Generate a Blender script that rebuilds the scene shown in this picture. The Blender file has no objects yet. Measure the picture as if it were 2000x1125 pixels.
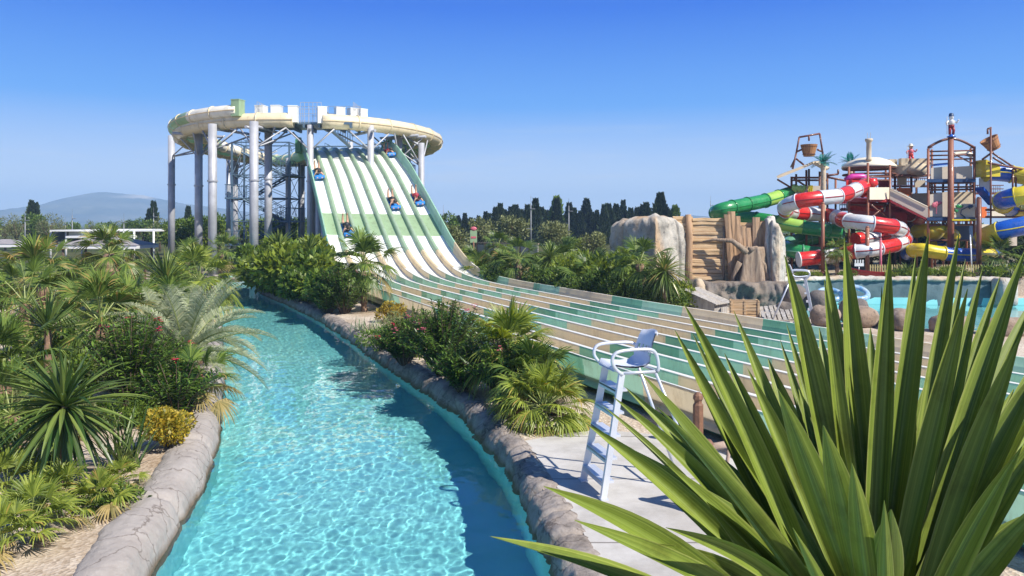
import bpy, bmesh, math, random
from mathutils import Vector, Matrix, noise
R = math.radians
PI = math.pi
rnd = random.Random(7)
S = bpy.context.scene
COL = S.collection
H = 3.2          # eye height above the deck
HZ = 438.0       # horizon row of the photograph
F = 1500.0       # focal length in photograph pixels

def at(px, py, d):
    return Vector(((px - 1000) / F * d, d, H - (py - HZ) / F * d))
def gnd(px, py, z=0.0):
    d = F * (H - z) / (py - HZ)
    return Vector(((px - 1000) / F * d, d, z))

# ------------------------------------------------------------------ mesh builder
class MB:
    def __init__(s):
        s.v = []; s.f = []; s.mi = []; s.sm = []; s.c = []
    def vert(s, p, c=(0, 0, 0)):
        s.v.append((p[0], p[1], p[2])); s.c.append(c); return len(s.v) - 1
    def face(s, idx, m=0, smooth=False):
        s.f.append(tuple(idx)); s.mi.append(m); s.sm.append(smooth)
    def box(s, c, size, m=0, rot=None):
        hx, hy, hz = size[0] / 2, size[1] / 2, size[2] / 2
        c = Vector(c); i = len(s.v)
        for dx, dy, dz in ((-1,-1,-1),(1,-1,-1),(1,1,-1),(-1,1,-1),(-1,-1,1),(1,-1,1),(1,1,1),(-1,1,1)):
            p = Vector((dx*hx, dy*hy, dz*hz))
            if rot is not None: p = rot @ p
            s.vert(c + p)
        for q in ((3,2,1,0),(4,5,6,7),(0,1,5,4),(1,2,6,5),(2,3,7,6),(3,0,4,7)):
            s.face([i + k for k in q], m)
    def hexa(s, pts, m=0):
        i = len(s.v)
        for p in pts: s.vert(p)
        for q in ((3,2,1,0),(4,5,6,7),(0,1,5,4),(1,2,6,5),(2,3,7,6),(3,0,4,7)):
            s.face([i + k for k in q], m)
    def tube(s, pts, r, n=8, m=0, cap=True, mfun=None, closed=False):
        pts = [Vector(p) for p in pts]; N = len(pts)
        rr = r if isinstance(r, (list, tuple)) else [r] * N
        rings = []; up = None
        for k in range(N):
            if closed: t = pts[(k+1) % N] - pts[k-1]
            else: t = pts[min(k+1, N-1)] - pts[max(k-1, 0)]
            if t.length < 1e-9: t = Vector((0,0,1))
            t.normalize()
            if up is None:
                a = Vector((0,0,1)) if abs(t.z) < .9 else Vector((1,0,0))
                up = (a - t * a.dot(t)).normalized()
            else:
                up = up - t * up.dot(t)
                if up.length < 1e-6: up = t.orthogonal()
                up.normalize()
            b = t.cross(up)
            rings.append([s.vert(pts[k] + (up*math.cos(2*PI*j/n) + b*math.sin(2*PI*j/n))*rr[k]) for j in range(n)])
        for k in range(N if closed else N-1):
            A, B = rings[k], rings[(k+1) % N]
            mm = mfun(k) if mfun else m
            for j in range(n):
                s.face((A[j], A[(j+1)%n], B[(j+1)%n], B[j]), mm, n > 5)
        if cap and not closed:
            s.face(rings[0][::-1], mfun(0) if mfun else m); s.face(rings[-1], mfun(N-2) if mfun else m)
    def lathe(s, prof, c=(0,0,0), n=16, m=0, smooth=True, ax=None):
        c = Vector(c); rings = []
        for r, z in prof:
            ring = []
            for j in range(n):
                p = Vector((r*math.cos(2*PI*j/n), r*math.sin(2*PI*j/n), z))
                if ax is not None: p = ax @ p
                ring.append(s.vert(c + p))
            rings.append(ring)
        for A, B in zip(rings, rings[1:]):
            for j in range(n): s.face((A[j], A[(j+1)%n], B[(j+1)%n], B[j]), m, smooth)
        if prof[0][0] > 1e-4: s.face(rings[0][::-1], m)
        if prof[-1][0] > 1e-4: s.face(rings[-1], m)
    def blob(s, c, rad, seed=0, amp=.2, fr=1.5, n=14, k=9, m=0, rot=None):
        c = Vector(c); rad = Vector(rad); rings = []
        off = Vector((seed*7.1, seed*3.3, seed*1.7))
        for a in range(k+1):
            ring = []; th = PI*a/k
            for j in range(n):
                ph = 2*PI*j/n
                d = Vector((math.sin(th)*math.cos(ph), math.sin(th)*math.sin(ph), math.cos(th)))
                f = 1 + amp*noise.noise(d*fr + off) + amp*.5*noise.noise(d*fr*2.7 + off)
                p = Vector((d.x*rad.x, d.y*rad.y, d.z*rad.z))*f
                if rot is not None: p = rot @ p
                ring.append(s.vert(c + p))
            rings.append(ring)
        for A, B in zip(rings, rings[1:]):
            for j in range(n): s.face((A[j], B[j], B[(j+1)%n], A[(j+1)%n]), m, True)
    def build(s, name, mats, parent=None, attr=False):
        me = bpy.data.meshes.new(name)
        me.from_pydata(s.v, [], s.f)
        if not isinstance(mats, (list, tuple)): mats = [mats]
        for mt in mats: me.materials.append(mt)
        me.polygons.foreach_set('material_index', s.mi)
        me.polygons.foreach_set('use_smooth', s.sm)
        if attr:
            a = me.attributes.new('lc', 'FLOAT_COLOR', 'POINT')
            a.data.foreach_set('color', [x for c in s.c for x in (c[0], c[1], c[2], 1)])
        me.update()
        o = bpy.data.objects.new(name, me); COL.objects.link(o)
        if parent is not None: o.parent = parent
        return o

def tag(o, label=None, cat=None, group=None, kind=None):
    if label: o['label'] = label
    if cat: o['category'] = cat
    if group: o['group'] = group
    if kind: o['kind'] = kind
    return o
def thing(name, label, cat, loc=(0,0,0), rz=0, group=None):
    o = bpy.data.objects.new(name, None); COL.objects.link(o)
    o.location = loc; o.rotation_euler = (0,0,rz); o.empty_display_size = .2
    return tag(o, label, cat, group)
def dup(root, loc=None, rz=None, sc=None, label=None, group=None):
    r = root.copy(); COL.objects.link(r)
    if loc is not None: r.location = loc
    if rz is not None: r.rotation_euler = (0, 0, rz)
    if sc is not None: r.scale = (sc, sc, sc) if not isinstance(sc, (tuple, list)) else sc
    if label: r['label'] = label
    if group: r['group'] = group
    for ch in list(root.children):
        c = ch.copy(); COL.objects.link(c); c.parent = r
        for g in list(ch.children):
            d = g.copy(); COL.objects.link(d); d.parent = c
    return r

# ------------------------------------------------------------------ materials
def nodes(name):
    m = bpy.data.materials.new(name); m.use_nodes = True
    nt = m.node_tree; b = nt.nodes['Principled BSDF']
    return m, nt, b
def N(nt, t, **k):
    n = nt.nodes.new(t)
    for a, v in k.items():
        if a.startswith('i_'):
            key = a[2:]
            key = int(key) if key.isdigit() else key.replace('_', ' ')
            n.inputs[key].default_value = v
        else: setattr(n, a, v)
    return n
def ramp(nt, fac, stops):
    r = N(nt, 'ShaderNodeValToRGB'); e = r.color_ramp.elements
    while len(e) < len(stops): e.new(.5)
    for x, (p, c) in zip(e, stops):
        x.position = p; x.color = (c[0], c[1], c[2], 1)
    nt.links.new(fac, r.inputs[0]); return r.outputs[0]
def pos(nt, scale=(1,1,1), obj=True):
    tc = N(nt, 'ShaderNodeTexCoord'); mp = N(nt, 'ShaderNodeMapping')
    mp.inputs['Scale'].default_value = scale
    nt.links.new(tc.outputs['Object'], mp.inputs[0]); return mp.outputs[0]
def noise_out(nt, sc, detail=4, rough=.55, vec=None):
    n = N(nt, 'ShaderNodeTexNoise'); n.inputs['Scale'].default_value = sc
    n.inputs['Detail'].default_value = detail; n.inputs['Roughness'].default_value = rough
    nt.links.new(vec if vec is not None else pos(nt), n.inputs['Vector']); return n.outputs['Fac']
def bump(nt, b, h, strength=.3, dist=.02):
    n = N(nt, 'ShaderNodeBump'); n.inputs['Strength'].default_value = strength; n.inputs['Distance'].default_value = dist
    nt.links.new(h, n.inputs['Height']); nt.links.new(n.outputs[0], b.inputs['Normal'])
def mat(name, col, rough=.5, var=.12, sc=2.0, metal=0, bmp=0, bsc=20, spec=.5, coat=0, thin=0):
    """paint or plain surface: a base colour with mottling and slight wear"""
    m, nt, b = nodes(name)
    f = noise_out(nt, sc, 6, .6)
    c0 = [max(0, x*(1-var)) for x in col]; c1 = [min(1, x*(1+var)) for x in col]
    base = ramp(nt, f, [(.3, c0), (.7, c1)])
    if coat:        # weathering of outdoor paint: water streaks and faded, scuffed patches
        g1 = noise_out(nt, 2.2, 8, .7, pos(nt, (1.4, 1.4, .5))); g2 = noise_out(nt, 9, 6, .75)
        gm = N(nt, 'ShaderNodeMix', data_type='RGBA', blend_type='MULTIPLY'); gm.inputs[0].default_value = 1
        nt.links.new(base, gm.inputs[6]); nt.links.new(ramp(nt, g1, [(.33, (.78,.75,.70)), (.47, (.97,.97,.96)), (.6, (1,1,1))]), gm.inputs[7])
        fm = N(nt, 'ShaderNodeMix', data_type='RGBA'); nt.links.new(ramp(nt, g2, [(.58, (0,0,0)), (.75, (.22,.22,.22))]), fm.inputs[0]); nt.links.new(gm.outputs[2], fm.inputs[6]); fm.inputs[7].default_value = (.62,.60,.56,1)
        base = fm.outputs[2]
        nt.links.new(ramp(nt, g2, [(.3, (rough*.7,)*3), (.7, (min(1, rough*2.0),)*3)]), b.inputs['Roughness'])
    nt.links.new(base, b.inputs['Base Color'])
    b.inputs['Roughness'].default_value = rough; b.inputs['Metallic'].default_value = metal
    b.inputs['Specular IOR Level'].default_value = spec
    if coat: b.inputs['Coat Weight'].default_value = coat; b.inputs['Coat Roughness'].default_value = .1
    if bmp: bump(nt, b, noise_out(nt, bsc, 5, .6), bmp)
    if thin:        # thin fibreglass lets some sun through
        t = N(nt, 'ShaderNodeBsdfTranslucent'); mx = N(nt, 'ShaderNodeMixShader'); mx.inputs[0].default_value = thin
        nt.links.new(b.inputs['Base Color'].links[0].from_socket, t.inputs['Color'])
        nt.links.new(b.outputs[0], mx.inputs[1]); nt.links.new(t.outputs[0], mx.inputs[2]); nt.links.new(mx.outputs[0], nt.nodes['Material Output'].inputs['Surface'])
    return m
def leafmat(name, dark, light, trans=.35, rough=.45, obj_var=.25, dry=None, spec=.4):
    m, nt, b = nodes(name)
    g = N(nt, 'ShaderNodeNewGeometry'); oi = N(nt, 'ShaderNodeObjectInfo')
    a = N(nt, 'ShaderNodeMath', operation='MULTIPLY_ADD'); a.inputs[1].default_value = obj_var; a.inputs[2].default_value = -obj_var/2
    nt.links.new(oi.outputs['Random'], a.inputs[0])
    s2 = N(nt, 'ShaderNodeMath', operation='ADD'); nt.links.new(g.outputs['Random Per Island'], s2.inputs[0]); nt.links.new(a.outputs[0], s2.inputs[1])
    mid = [(x+y)/2 for x, y in zip(dark, light)]
    st = [(0.0, dark), (.55, mid), (.93, light)]
    if dry: st.append((1.0, dry))
    c = ramp(nt, s2.outputs[0], st)
    nt.links.new(c, b.inputs['Base Color']); b.inputs['Roughness'].default_value = rough
    b.inputs['Specular IOR Level'].default_value = spec
    if trans:
        t = N(nt, 'ShaderNodeBsdfTranslucent'); mx = N(nt, 'ShaderNodeMixShader'); mx.inputs[0].default_value = trans
        h = N(nt, 'ShaderNodeHueSaturation'); h.inputs['Saturation'].default_value = 1.15; h.inputs['Value'].default_value = 1.5; h.inputs['Hue'].default_value = .48
        nt.links.new(c, h.inputs['Color']); nt.links.new(h.outputs[0], t.inputs['Color'])
        nt.links.new(b.outputs[0], mx.inputs[1]); nt.links.new(t.outputs[0], mx.inputs[2])
        nt.links.new(mx.outputs[0], nt.nodes['Material Output'].inputs['Surface'])
    return m

M = {}
M['steel'] = mat('galvanised_steel', (.40,.41,.45), .5, .2, 1.2, metal=.15, bmp=.05)
M['steel_dark'] = mat('dark_steel', (.09,.15,.22), .5, .15, 1.5, metal=.2)
M['alu'] = mat('painted_aluminium', (.62,.65,.72), .32, .08, 3, metal=.35)
M['white_plastic'] = mat('white_plastic', (.62,.66,.76), .35, .04, 3)
M['cream'] = mat('cream_fibreglass', (.80,.76,.66), .28, .05, .9, coat=.3)
M['slide_white'] = mat('white_slide_lane', (.82,.83,.80), .25, .04, 1.1, coat=.3)
M['tube_cream'] = mat('cream_tube', (.72,.62,.42), .3, .07, .9, coat=.3)
M['pale_green'] = mat('pale_green_fibreglass', (.42,.58,.36), .28, .06, .9, coat=.3, thin=.34)
M['mid_green'] = mat('green_fibreglass', (.44,.72,.55), .3, .07, .9, coat=.3, thin=.34)
M['dark_green'] = mat('dark_green_fibreglass', (.19,.48,.32), .3, .08, .9, coat=.3, thin=.34)
M['sage'] = mat('sage_divider', (.43,.57,.41), .3, .07, .9, coat=.3, thin=.34)
M['tan'] = mat('tan_fibreglass', (.84,.71,.49), .3, .07, .9, coat=.3, thin=.34)
M['lip'] = mat('sunlit_slide_lip', (.80,.79,.74), .35, .04, 2)  # white puts the sunlit look of the divider tops into the colour
M['blue_mat'] = mat('blue_foam', (.02,.20,.62), .5, .1, 4)
M['skin'] = mat('skin', (.55,.32,.22), .5, .08, 8)
M['hair'] = mat('dark_hair', (.03,.02,.015), .6, .2, 20)
M['swim_black'] = mat('black_swimwear', (.015,.015,.02), .5, .2, 9)
M['swim_red'] = mat('red_swimwear', (.35,.03,.05), .5, .2, 9)
# ------------------------------------------------------------------ camera, sun, sky
cd = bpy.data.cameras.new('camera'); cam = bpy.data.objects.new('camera', cd); COL.objects.link(cam)
cam.location = (0, 0, H); cam.rotation_euler = (R(90), 0, 0)
cd.sensor_width = 36; cd.lens = 36*F/2000; cd.shift_y = -(562.5 - HZ)/2000; cd.clip_end = 6000; cd.clip_start = .05
S.camera = cam
SUN_EL = R(45); sun_h = Vector((.79, -.61, 0)).normalized()
sun_dir = Vector((sun_h.x*math.cos(SUN_EL), sun_h.y*math.cos(SUN_EL), math.sin(SUN_EL)))
ld = bpy.data.lights.new('sun', 'SUN'); ld.energy = 5.0; ld.angle = R(.5); ld.color = (1, .94, .82)
lo = bpy.data.objects.new('sun', ld); COL.objects.link(lo); lo.location = (60, -30, 60)
lo.rotation_euler = sun_dir.to_track_quat('Z', 'Y').to_euler()
wd = bpy.data.worlds.new('World'); S.world = wd; wd.use_nodes = True
nt = wd.node_tree; bg = nt.nodes['Background']
sk = nt.nodes.new('ShaderNodeTexSky'); sk.sky_type = 'NISHITA'; sk.sun_disc = False
sk.sun_elevation = SUN_EL; sk.sun_rotation = math.atan2(sun_h.x, sun_h.y)
sk.air_density = 1.0; sk.dust_density = .0; sk.ozone_density = 1.6; sk.altitude = 50
hs = nt.nodes.new('ShaderNodeHueSaturation'); hs.inputs['Saturation'].default_value = 1.25
tint = N(nt, 'ShaderNodeMix', data_type='RGBA', blend_type='MULTIPLY'); tint.inputs[0].default_value = 1; tint.inputs[7].default_value = (.66, .92, 1.22, 1)
nt.links.new(sk.outputs[0], hs.inputs['Color']); nt.links.new(hs.outputs[0], tint.inputs[6]); 
wtc = N(nt, 'ShaderNodeTexCoord'); wsp = N(nt, 'ShaderNodeSeparateXYZ'); nt.links.new(wtc.outputs['Generated'], wsp.inputs[0])
low = ramp(nt, wsp.outputs['Z'], [(0, (.84,.91,1.0)), (.06, (.60,.75,.99)), (.15, (.12,.39,.95)), (.27, (.018,.165,.80)), (.40, (.01,.11,.70))])
lo10 = N(nt, 'ShaderNodeMix', data_type='RGBA', blend_type='MULTIPLY'); lo10.inputs[0].default_value = 1; lo10.inputs[7].default_value = (10.5,10.5,10.5,1); nt.links.new(low, lo10.inputs[6])
wf = ramp(nt, wsp.outputs['Z'], [(0, (.97,.97,.97)), (.27, (.97,.97,.97)), (.45, (0,0,0))])
# thin streaks of cloud low over the horizon
wmp = N(nt, 'ShaderNodeMapping'); wmp.inputs['Scale'].default_value = (3, 3, 34); nt.links.new(wtc.outputs['Generated'], wmp.inputs[0])
cl = noise_out(nt, 1.6, 7, .6, wmp.outputs[0]); clr = ramp(nt, cl, [(.56, (0,0,0)), (.74, (.6,.6,.6))])
clz = ramp(nt, wsp.outputs['Z'], [(.02, (0,0,0)), (.055, (1,1,1)), (.10, (.5,.5,.5)), (.16, (0,0,0))])
clm = N(nt, 'ShaderNodeMath', operation='MULTIPLY'); nt.links.new(clr, clm.inputs[0]); nt.links.new(clz, clm.inputs[1])
wm = N(nt, 'ShaderNodeMix', data_type='RGBA'); nt.links.new(wf, wm.inputs[0]); nt.links.new(tint.outputs[2], wm.inputs[6]); nt.links.new(lo10.outputs[2], wm.inputs[7])
wm2 = N(nt, 'ShaderNodeMix', data_type='RGBA'); nt.links.new(clm.outputs[0], wm2.inputs[0]); nt.links.new(wm.outputs[2], wm2.inputs[6]); wm2.inputs[7].default_value = (7.6,8.0,9.0,1)
nt.links.new(wm2.outputs[2], bg.inputs[0]); bg.inputs[1].default_value = .066
S.view_settings.view_transform = 'Standard'; S.view_settings.look = 'None'; S.view_settings.exposure = .6; S.view_settings.gamma = 1
S.render.engine = 'CYCLES'
cy = S.cycles
cy.use_denoising = True
cy.max_bounces = 10; cy.diffuse_bounces = 3; cy.glossy_bounces = 4; cy.transmission_bounces = 6; cy.transparent_max_bounces = 10; cy.volume_bounces = 0
cy.caustics_reflective = False; cy.caustics_refractive = True

# ------------------------------------------------------------------ river outline: X of each water edge as a function of depth
def interp(tab, x):
    if x <= tab[0][0]: return tab[0][1] + (x - tab[0][0])*(tab[1][1]-tab[0][1])/(tab[1][0]-tab[0][0])
    for (a, b), (c, d) in zip(tab, tab[1:]):
        if x <= c:
            return b + (d-b)*(x-a)/(c-a)
    (a, b), (c, d) = tab[-2:]
    return d + (x-c)*(d-b)/(c-a)
def smooth_tab(tab, n=240, w=.045):
    lo_, hi_ = tab[0][0], tab[-1][0]; out = []
    for k in range(n+1):
        x = lo_ + (hi_-lo_)*k/n; s = 0; ws = 0
        h = .4 + w*max(x, 0)
        for j in range(-8, 9):
            g = math.exp(-(j/4)**2); s += g*interp(tab, x + j*h/4); ws += g
        out.append((x, s/ws))
    return out
WZ = -.26
LE = smooth_tab([(-6,-1.6),(2,-2.2),(5,-2.9),(7.75,-3.62),(9.3,-3.9),(10.2,-4.08),(12.05,-4.6),(14.7,-5.57),(17.6,-6.57),(21,-7.9),(29.3,-11.1),(38.9,-15.0),(46,-17.8),(50,-18.6)])
RE = smooth_tab([(-6,.9),(2,.8),(5,.62),(7.9,.37),(8.85,.236),(10,.07),(11.3,-.19),(12.8,-.6),(14.7,-1.27),(16.8,-2.24),(19.2,-3.33),(23,-4.9),(27.7,-7.0),(32.9,-9.65),(38,-12.4),(41.5,-13.9),(43.5,-14.0),(45.5,-12.6),(47.5,-9.0),(50,-5)], w=.02)
RIV_END = 48.0
def le(d): return interp(LE, d)
def re_(d): return interp(RE, d)

# pool beside the play area: outline in plan
POOL = [Vector(p) for p in ((10.6,25.2,0),(12.6,23.6,0),(15.5,22.6,0),(19,22.2,0),(24,22,0),(24.5,33.2,0),(18,33.6,0),(13.6,33.9,0),(11.6,33.0,0),(8.2,32.0,0),(7.6,30.2,0),(9.6,28.6,0))]

# ------------------------------------------------------------------ ground sheet with the two basins cut out
m, nt, b = nodes('gravel_ground'); M['gravel'] = m
v = N(nt, 'ShaderNodeTexVoronoi'); v.inputs['Scale'].default_value = 26; nt.links.new(pos(nt), v.inputs['Vector'])
big = noise_out(nt, .35, 4); fine = noise_out(nt, 9, 5)
c1 = ramp(nt, v.outputs['Color'], [(0, (.36,.29,.22)), (.45, (.52,.44,.36)), (1, (.68,.61,.53))])
c2 = ramp(nt, big, [(.42, (1,1,1)), (.68, (.66,.58,.50))])
mx = N(nt, 'ShaderNodeMix', data_type='RGBA', blend_type='MULTIPLY'); mx.inputs[0].default_value = 1
nt.links.new(c1, mx.inputs[6]); nt.links.new(c2, mx.inputs[7])
# planted and earthy ground farther out
tc = N(nt, 'ShaderNodeTexCoord'); sep = N(nt, 'ShaderNodeSeparateXYZ'); nt.links.new(tc.outputs['Object'], sep.inputs[0])
mr = N(nt, 'ShaderNodeMapRange'); mr.inputs[1].default_value = 34; mr.inputs[2].default_value = 60; nt.links.new(sep.outputs['Y'], mr.inputs[0])
soil = ramp(nt, noise_out(nt, .08, 5), [(.35, (.035,.055,.015)), (.6, (.09,.09,.035))])
mx2 = N(nt, 'ShaderNodeMix', data_type='RGBA'); nt.links.new(mr.outputs[0], mx2.inputs[0]); nt.links.new(mx.outputs[2], mx2.inputs[6]); nt.links.new(soil, mx2.inputs[7])
nt.links.new(mx2.outputs[2], b.inputs['Base Color']); b.inputs['Roughness'].default_value = .9; b.inputs['Specular IOR Level'].default_value = .15
bump(nt, b, v.outputs['Distance'], .6, .02)

bm = bmesh.new()
def loop(pts):
    vs = [bm.verts.new(p) for p in pts]
    for a, c in zip(vs, vs[1:] + vs[:1]): bm.edges.new((a, c))
loop([(-2600,-60,0),(2600,-60,0),(2600,2900,0),(-2600,2900,0)])
ds = [-6 + 54*k/90 for k in range(91)]
loop([(le(d)-.28, d, 0) for d in ds] + [(re_(d)+.2, d, 0) for d in reversed(ds)])
loop([p for p in POOL])
bmesh.ops.triangle_fill(bm, use_beauty=True, use_dissolve=False, edges=bm.edges[:])
me = bpy.data.meshes.new('ground'); bm.normal_update()
for f_ in bm.faces:
    if f_.normal.z < 0: f_.normal_flip()
bm.to_mesh(me); bm.free(); me.materials.append(M['gravel'])
g = bpy.data.objects.new('ground', me); COL.objects.link(g); tag(g, 'pale gravel and soil ground around the river and pools', None, None, 'structure')

# ------------------------------------------------------------------ basins
m, nt, b = nodes('pool_paint'); M['pool'] = m
nt.links.new(ramp(nt, noise_out(nt, .5, 5), [(.3, (.24,.67,.70)), (.7, (.34,.77,.79))]), b.inputs['Base Color']); b.inputs['Roughness'].default_value = .7
mb = MB()
prev = None
for d in ds:
    row = [mb.vert((le(d)-.3, d, .0-.02)), mb.vert((le(d)-.3, d, -1.3)), mb.vert((re_(d)+.22, d, -1.3)), mb.vert((re_(d)+.22, d, -.02))]
    if prev:
        for k in range(3): mb.face((prev[k], prev[k+1], row[k+1], row[k]), 0)
    prev = row
e = ds[-1]
mb.face([mb.vert(p) for p in ((le(e)-.3,e,-1.3),(re_(e)+.22,e,-1.3),(re_(e)+.22,e,-.02),(le(e)-.3,e,-.02))])
floor = mb.build('river_floor', M['pool']); tag(floor, 'turquoise painted floor of the lazy river', None, None, 'structure')
mb = MB()
for (p, q) in zip(POOL, POOL[1:] + POOL[:1]):
    mb.face([mb.vert(x) for x in ((p.x,p.y,-.9),(q.x,q.y,-.9),(q.x,q.y,-.01),(p.x,p.y,-.01))])
mb.face([mb.vert((p.x,p.y,-.9)) for p in POOL])
o = mb.build('pool_floor', M['pool']); tag(o, 'turquoise painted basin of the pool before the play area', None, None, 'structure')

# ------------------------------------------------------------------ water
m, nt, b = nodes('water'); M['water'] = m
b.inputs['Base Color'].default_value = (.78, .97, .98, 1); b.inputs['Roughness'].default_value = .0
b.inputs['Transmission Weight'].default_value = 1; b.inputs['IOR'].default_value = 1.33
def wave(x, y):
    p = Vector((x, y, 0))
    wv = .8*noise.noise(Vector((x*.8+3, y*.6, .3)))
    wv += .45*noise.noise(Vector((x*2.6, y*2.1, 4.3)))
    wv += .34*noise.noise(Vector((x*5.6+.5*noise.noise(p*2), y*4.7, 1.3)))
    wv += .13*noise.noise(Vector((x*11.0+.4*noise.noise(p*3), y*9.6, 2.3)))
    wv += .05*noise.noise(Vector((x*19, y*18, 5.3)))
    return .0098*wv
mb = MB(); prev = None; d = 6.3; NC = 250
while d < RIV_END:
    a, c = le(d)-.06, re_(d)+.06
    row = [mb.vert((a+(c-a)*k/NC, d, WZ + wave(a+(c-a)*k/NC, d))) for k in range(NC+1)]
    if prev:
        for k in range(NC): mb.face((prev[k], prev[k+1], row[k+1], row[k]), 0, True)
    prev = row; d += .022 + max(0, d-9)*.004
a, c = le(RIV_END)-.06, re_(RIV_END)
wat = mb.build('water', M['water']); tag(wat, 'rippled turquoise water of the lazy river', None, None, 'structure')
mb = MB(); NXW, NYW = 150, 110
for i in range(NYW+1):
    for k in range(NXW+1):
        x = 7.2 + 17.5*k/NXW; y = 21.8 + 12.2*i/NYW
        mb.vert((x, y, -.3 + wave(x+40, y)))
def inside(x, y):
    r = False
    for p, q in zip(POOL, POOL[1:] + POOL[:1]):
        if (p.y > y) != (q.y > y) and x < (q.x-p.x)*(y-p.y)/(q.y-p.y)+p.x: r = not r
    return r
for i in range(NYW):
    for k in range(NXW):
        x = 7.2 + 17.5*(k+.5)/NXW; y = 21.8 + 12.2*(i+.5)/NYW
        if inside(x, y):
            q = i*(NXW+1)+k; mb.face((q, q+1, q+NXW+2, q+NXW+1), 0, True)
o = mb.build('water', M['water']); tag(o, 'rippled turquoise water of the pool before the play area', None, None, 'structure')
for w_ in (wat, o):
    w_.cycles.is_caustics_caster = True
floor.cycles.is_caustics_receiver = True; bpy.data.objects['pool_floor'].cycles.is_caustics_receiver = True
ld.cycles.is_caustics_light = True

# ------------------------------------------------------------------ rock edging of the river
def rockmat(name, stops, sc=1.6, bs=.7):
    m, nt, b = nodes(name)
    n1 = noise_out(nt, sc, 8, .65); n2 = noise_out(nt, sc*7, 8, .7)
    mx = N(nt, 'ShaderNodeMath', operation='MULTIPLY_ADD'); mx.inputs[1].default_value = .45; nt.links.new(n2, mx.inputs[0])
    h_ = N(nt, 'ShaderNodeMath', operation='MULTIPLY'); h_.inputs[1].default_value = .6; nt.links.new(n1, h_.inputs[0]); nt.links.new(h_.outputs[0], mx.inputs[2])
    sp_ = N(nt, 'ShaderNodeSeparateXYZ'); nt.links.new(pos(nt), sp_.inputs[0])
    zz = N(nt, 'ShaderNodeMath', operation='MULTIPLY_ADD'); zz.inputs[1].default_value = .16; nt.links.new(n1, zz.inputs[0]); nt.links.new(sp_.outputs['Z'], zz.inputs[2])
    stn = ramp(nt, zz.outputs[0], [(0, (.9,.9,.9)), (.02, (0,0,0))])
    mr_ = N(nt, 'ShaderNodeMapRange'); mr_.inputs[1].default_value = -.17; mr_.inputs[2].default_value = -.09; mr_.inputs[3].default_value = .85; mr_.inputs[4].default_value = 0; nt.links.new(zz.outputs[0], mr_.inputs[0])
    # hairline cracks: warped cell borders
    wv_ = N(nt, 'ShaderNodeVectorMath', operation='MULTIPLY_ADD'); wn = N(nt, 'ShaderNodeTexNoise'); wn.inputs['Scale'].default_value = 3; wn.inputs['Detail'].default_value = 5; p_ = pos(nt); nt.links.new(p_, wn.inputs['Vector'])
    wv_.inputs[1].default_value = (.5,.5,.5); nt.links.new(wn.outputs['Color'], wv_.inputs[0]); nt.links.new(p_, wv_.inputs[2])
    vo = N(nt, 'ShaderNodeTexVoronoi', feature='DISTANCE_TO_EDGE'); vo.inputs['Scale'].default_value = 1.7; nt.links.new(wv_.outputs[0], vo.inputs['Vector'])
    ck = ramp(nt, vo.outputs['Distance'], [(0, (.38,.34,.31)), (.022, (1,1,1))])
    cm = N(nt, 'ShaderNodeMix', data_type='RGBA', blend_type='MULTIPLY'); cm.inputs[0].default_value = .8; nt.links.new(ramp(nt, mx.outputs[0], stops), cm.inputs[6]); nt.links.new(ck, cm.inputs[7])
    sm = N(nt, 'ShaderNodeMix', data_type='RGBA'); nt.links.new(mr_.outputs[0], sm.inputs[0]); nt.links.new(cm.outputs[2], sm.inputs[6]); sm.inputs[7].default_value = (.15,.10,.06,1)
    nt.links.new(sm.outputs[2], b.inputs['Base Color']); b.inputs['Roughness'].default_value = .85; b.inputs['Specular IOR Level'].default_value = .2
    bump(nt, b, mx.outputs[0], bs, .05); return m
M['edge_rock'] = rockmat('grey_pink_rock', [(.34, (.07,.06,.055)), (.44, (.20,.17,.15)), (.56, (.31,.27,.245)), (.75, (.40,.36,.335))], 1.6, .9)
M['edge_smooth'] = rockmat('smooth_pale_rock', [(.28, (.17,.145,.125)), (.40, (.31,.275,.255)), (.58, (.375,.34,.32)), (.8, (.43,.395,.375))], 1.3, .9)
def finer(pr, n=3):
    out = []
    for (a, b_), (c, d) in zip(pr, pr[1:]): out += [(a+(c-a)*k/n, b_+(d-b_)*k/n) for k in range(n)]
    return out + [pr[-1]]
def edging(edge, side, prof, d0, d1, lump, seam, name, mt, label, seed, step=.035):
    prof = finer(prof); mb = MB(); prev = None; d = d0; s_ = 0
    while d <= d1:
        x = edge(d); t = Vector((edge(d+.15)-edge(d-.15), .3, 0)).normalized()
        n = Vector((t.y, -t.x, 0))*side
        row = []
        ph = s_/seam + .35*noise.noise(Vector((s_*.6, seed, 0)))
        cr = abs(math.sin(PI*ph)); cut = 1 - lump*1.1*(1-min(1, cr*2.6))**2
        for (u, z) in prof:
            q = Vector((x, d, 0)) + n*u
            k = noise.noise(Vector((q.x*1.3, q.y*1.3, z*2+seed)))*lump*.55 + noise.noise(Vector((q.x*4.2, q.y*4.2, z*5+seed)))*lump*.28 + noise.noise(Vector((q.x*10, q.y*10, z*10+seed)))*lump*.22 + noise.noise(Vector((q.x*21, q.y*21, z*20+seed)))*lump*.10
            c_ = Vector((x, d, -.15)) + n*.24
            vec = Vector((q.x, q.y, z)) - c_
            if z > -.6: vec = vec*(cut + k)
            row.append(mb.vert(c_ + vec))
        if prev:
            for j in range(len(prof)-1):
                f = (prev[j], prev[j+1], row[j+1], row[j])
                mb.face(f if side < 0 else f[::-1], 1 if prof[j+1][1] < -.37 else 0, True)
        prev = row; h = step*(1+max(0, d-9)*.06); d += h; s_ += h*math.hypot(1, t.x/max(t.y, .2))
    o = mb.build(name, [mt, M['pool']]); o.cycles.is_caustics_receiver = True
    return tag(o, label, 'rock edging')
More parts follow.
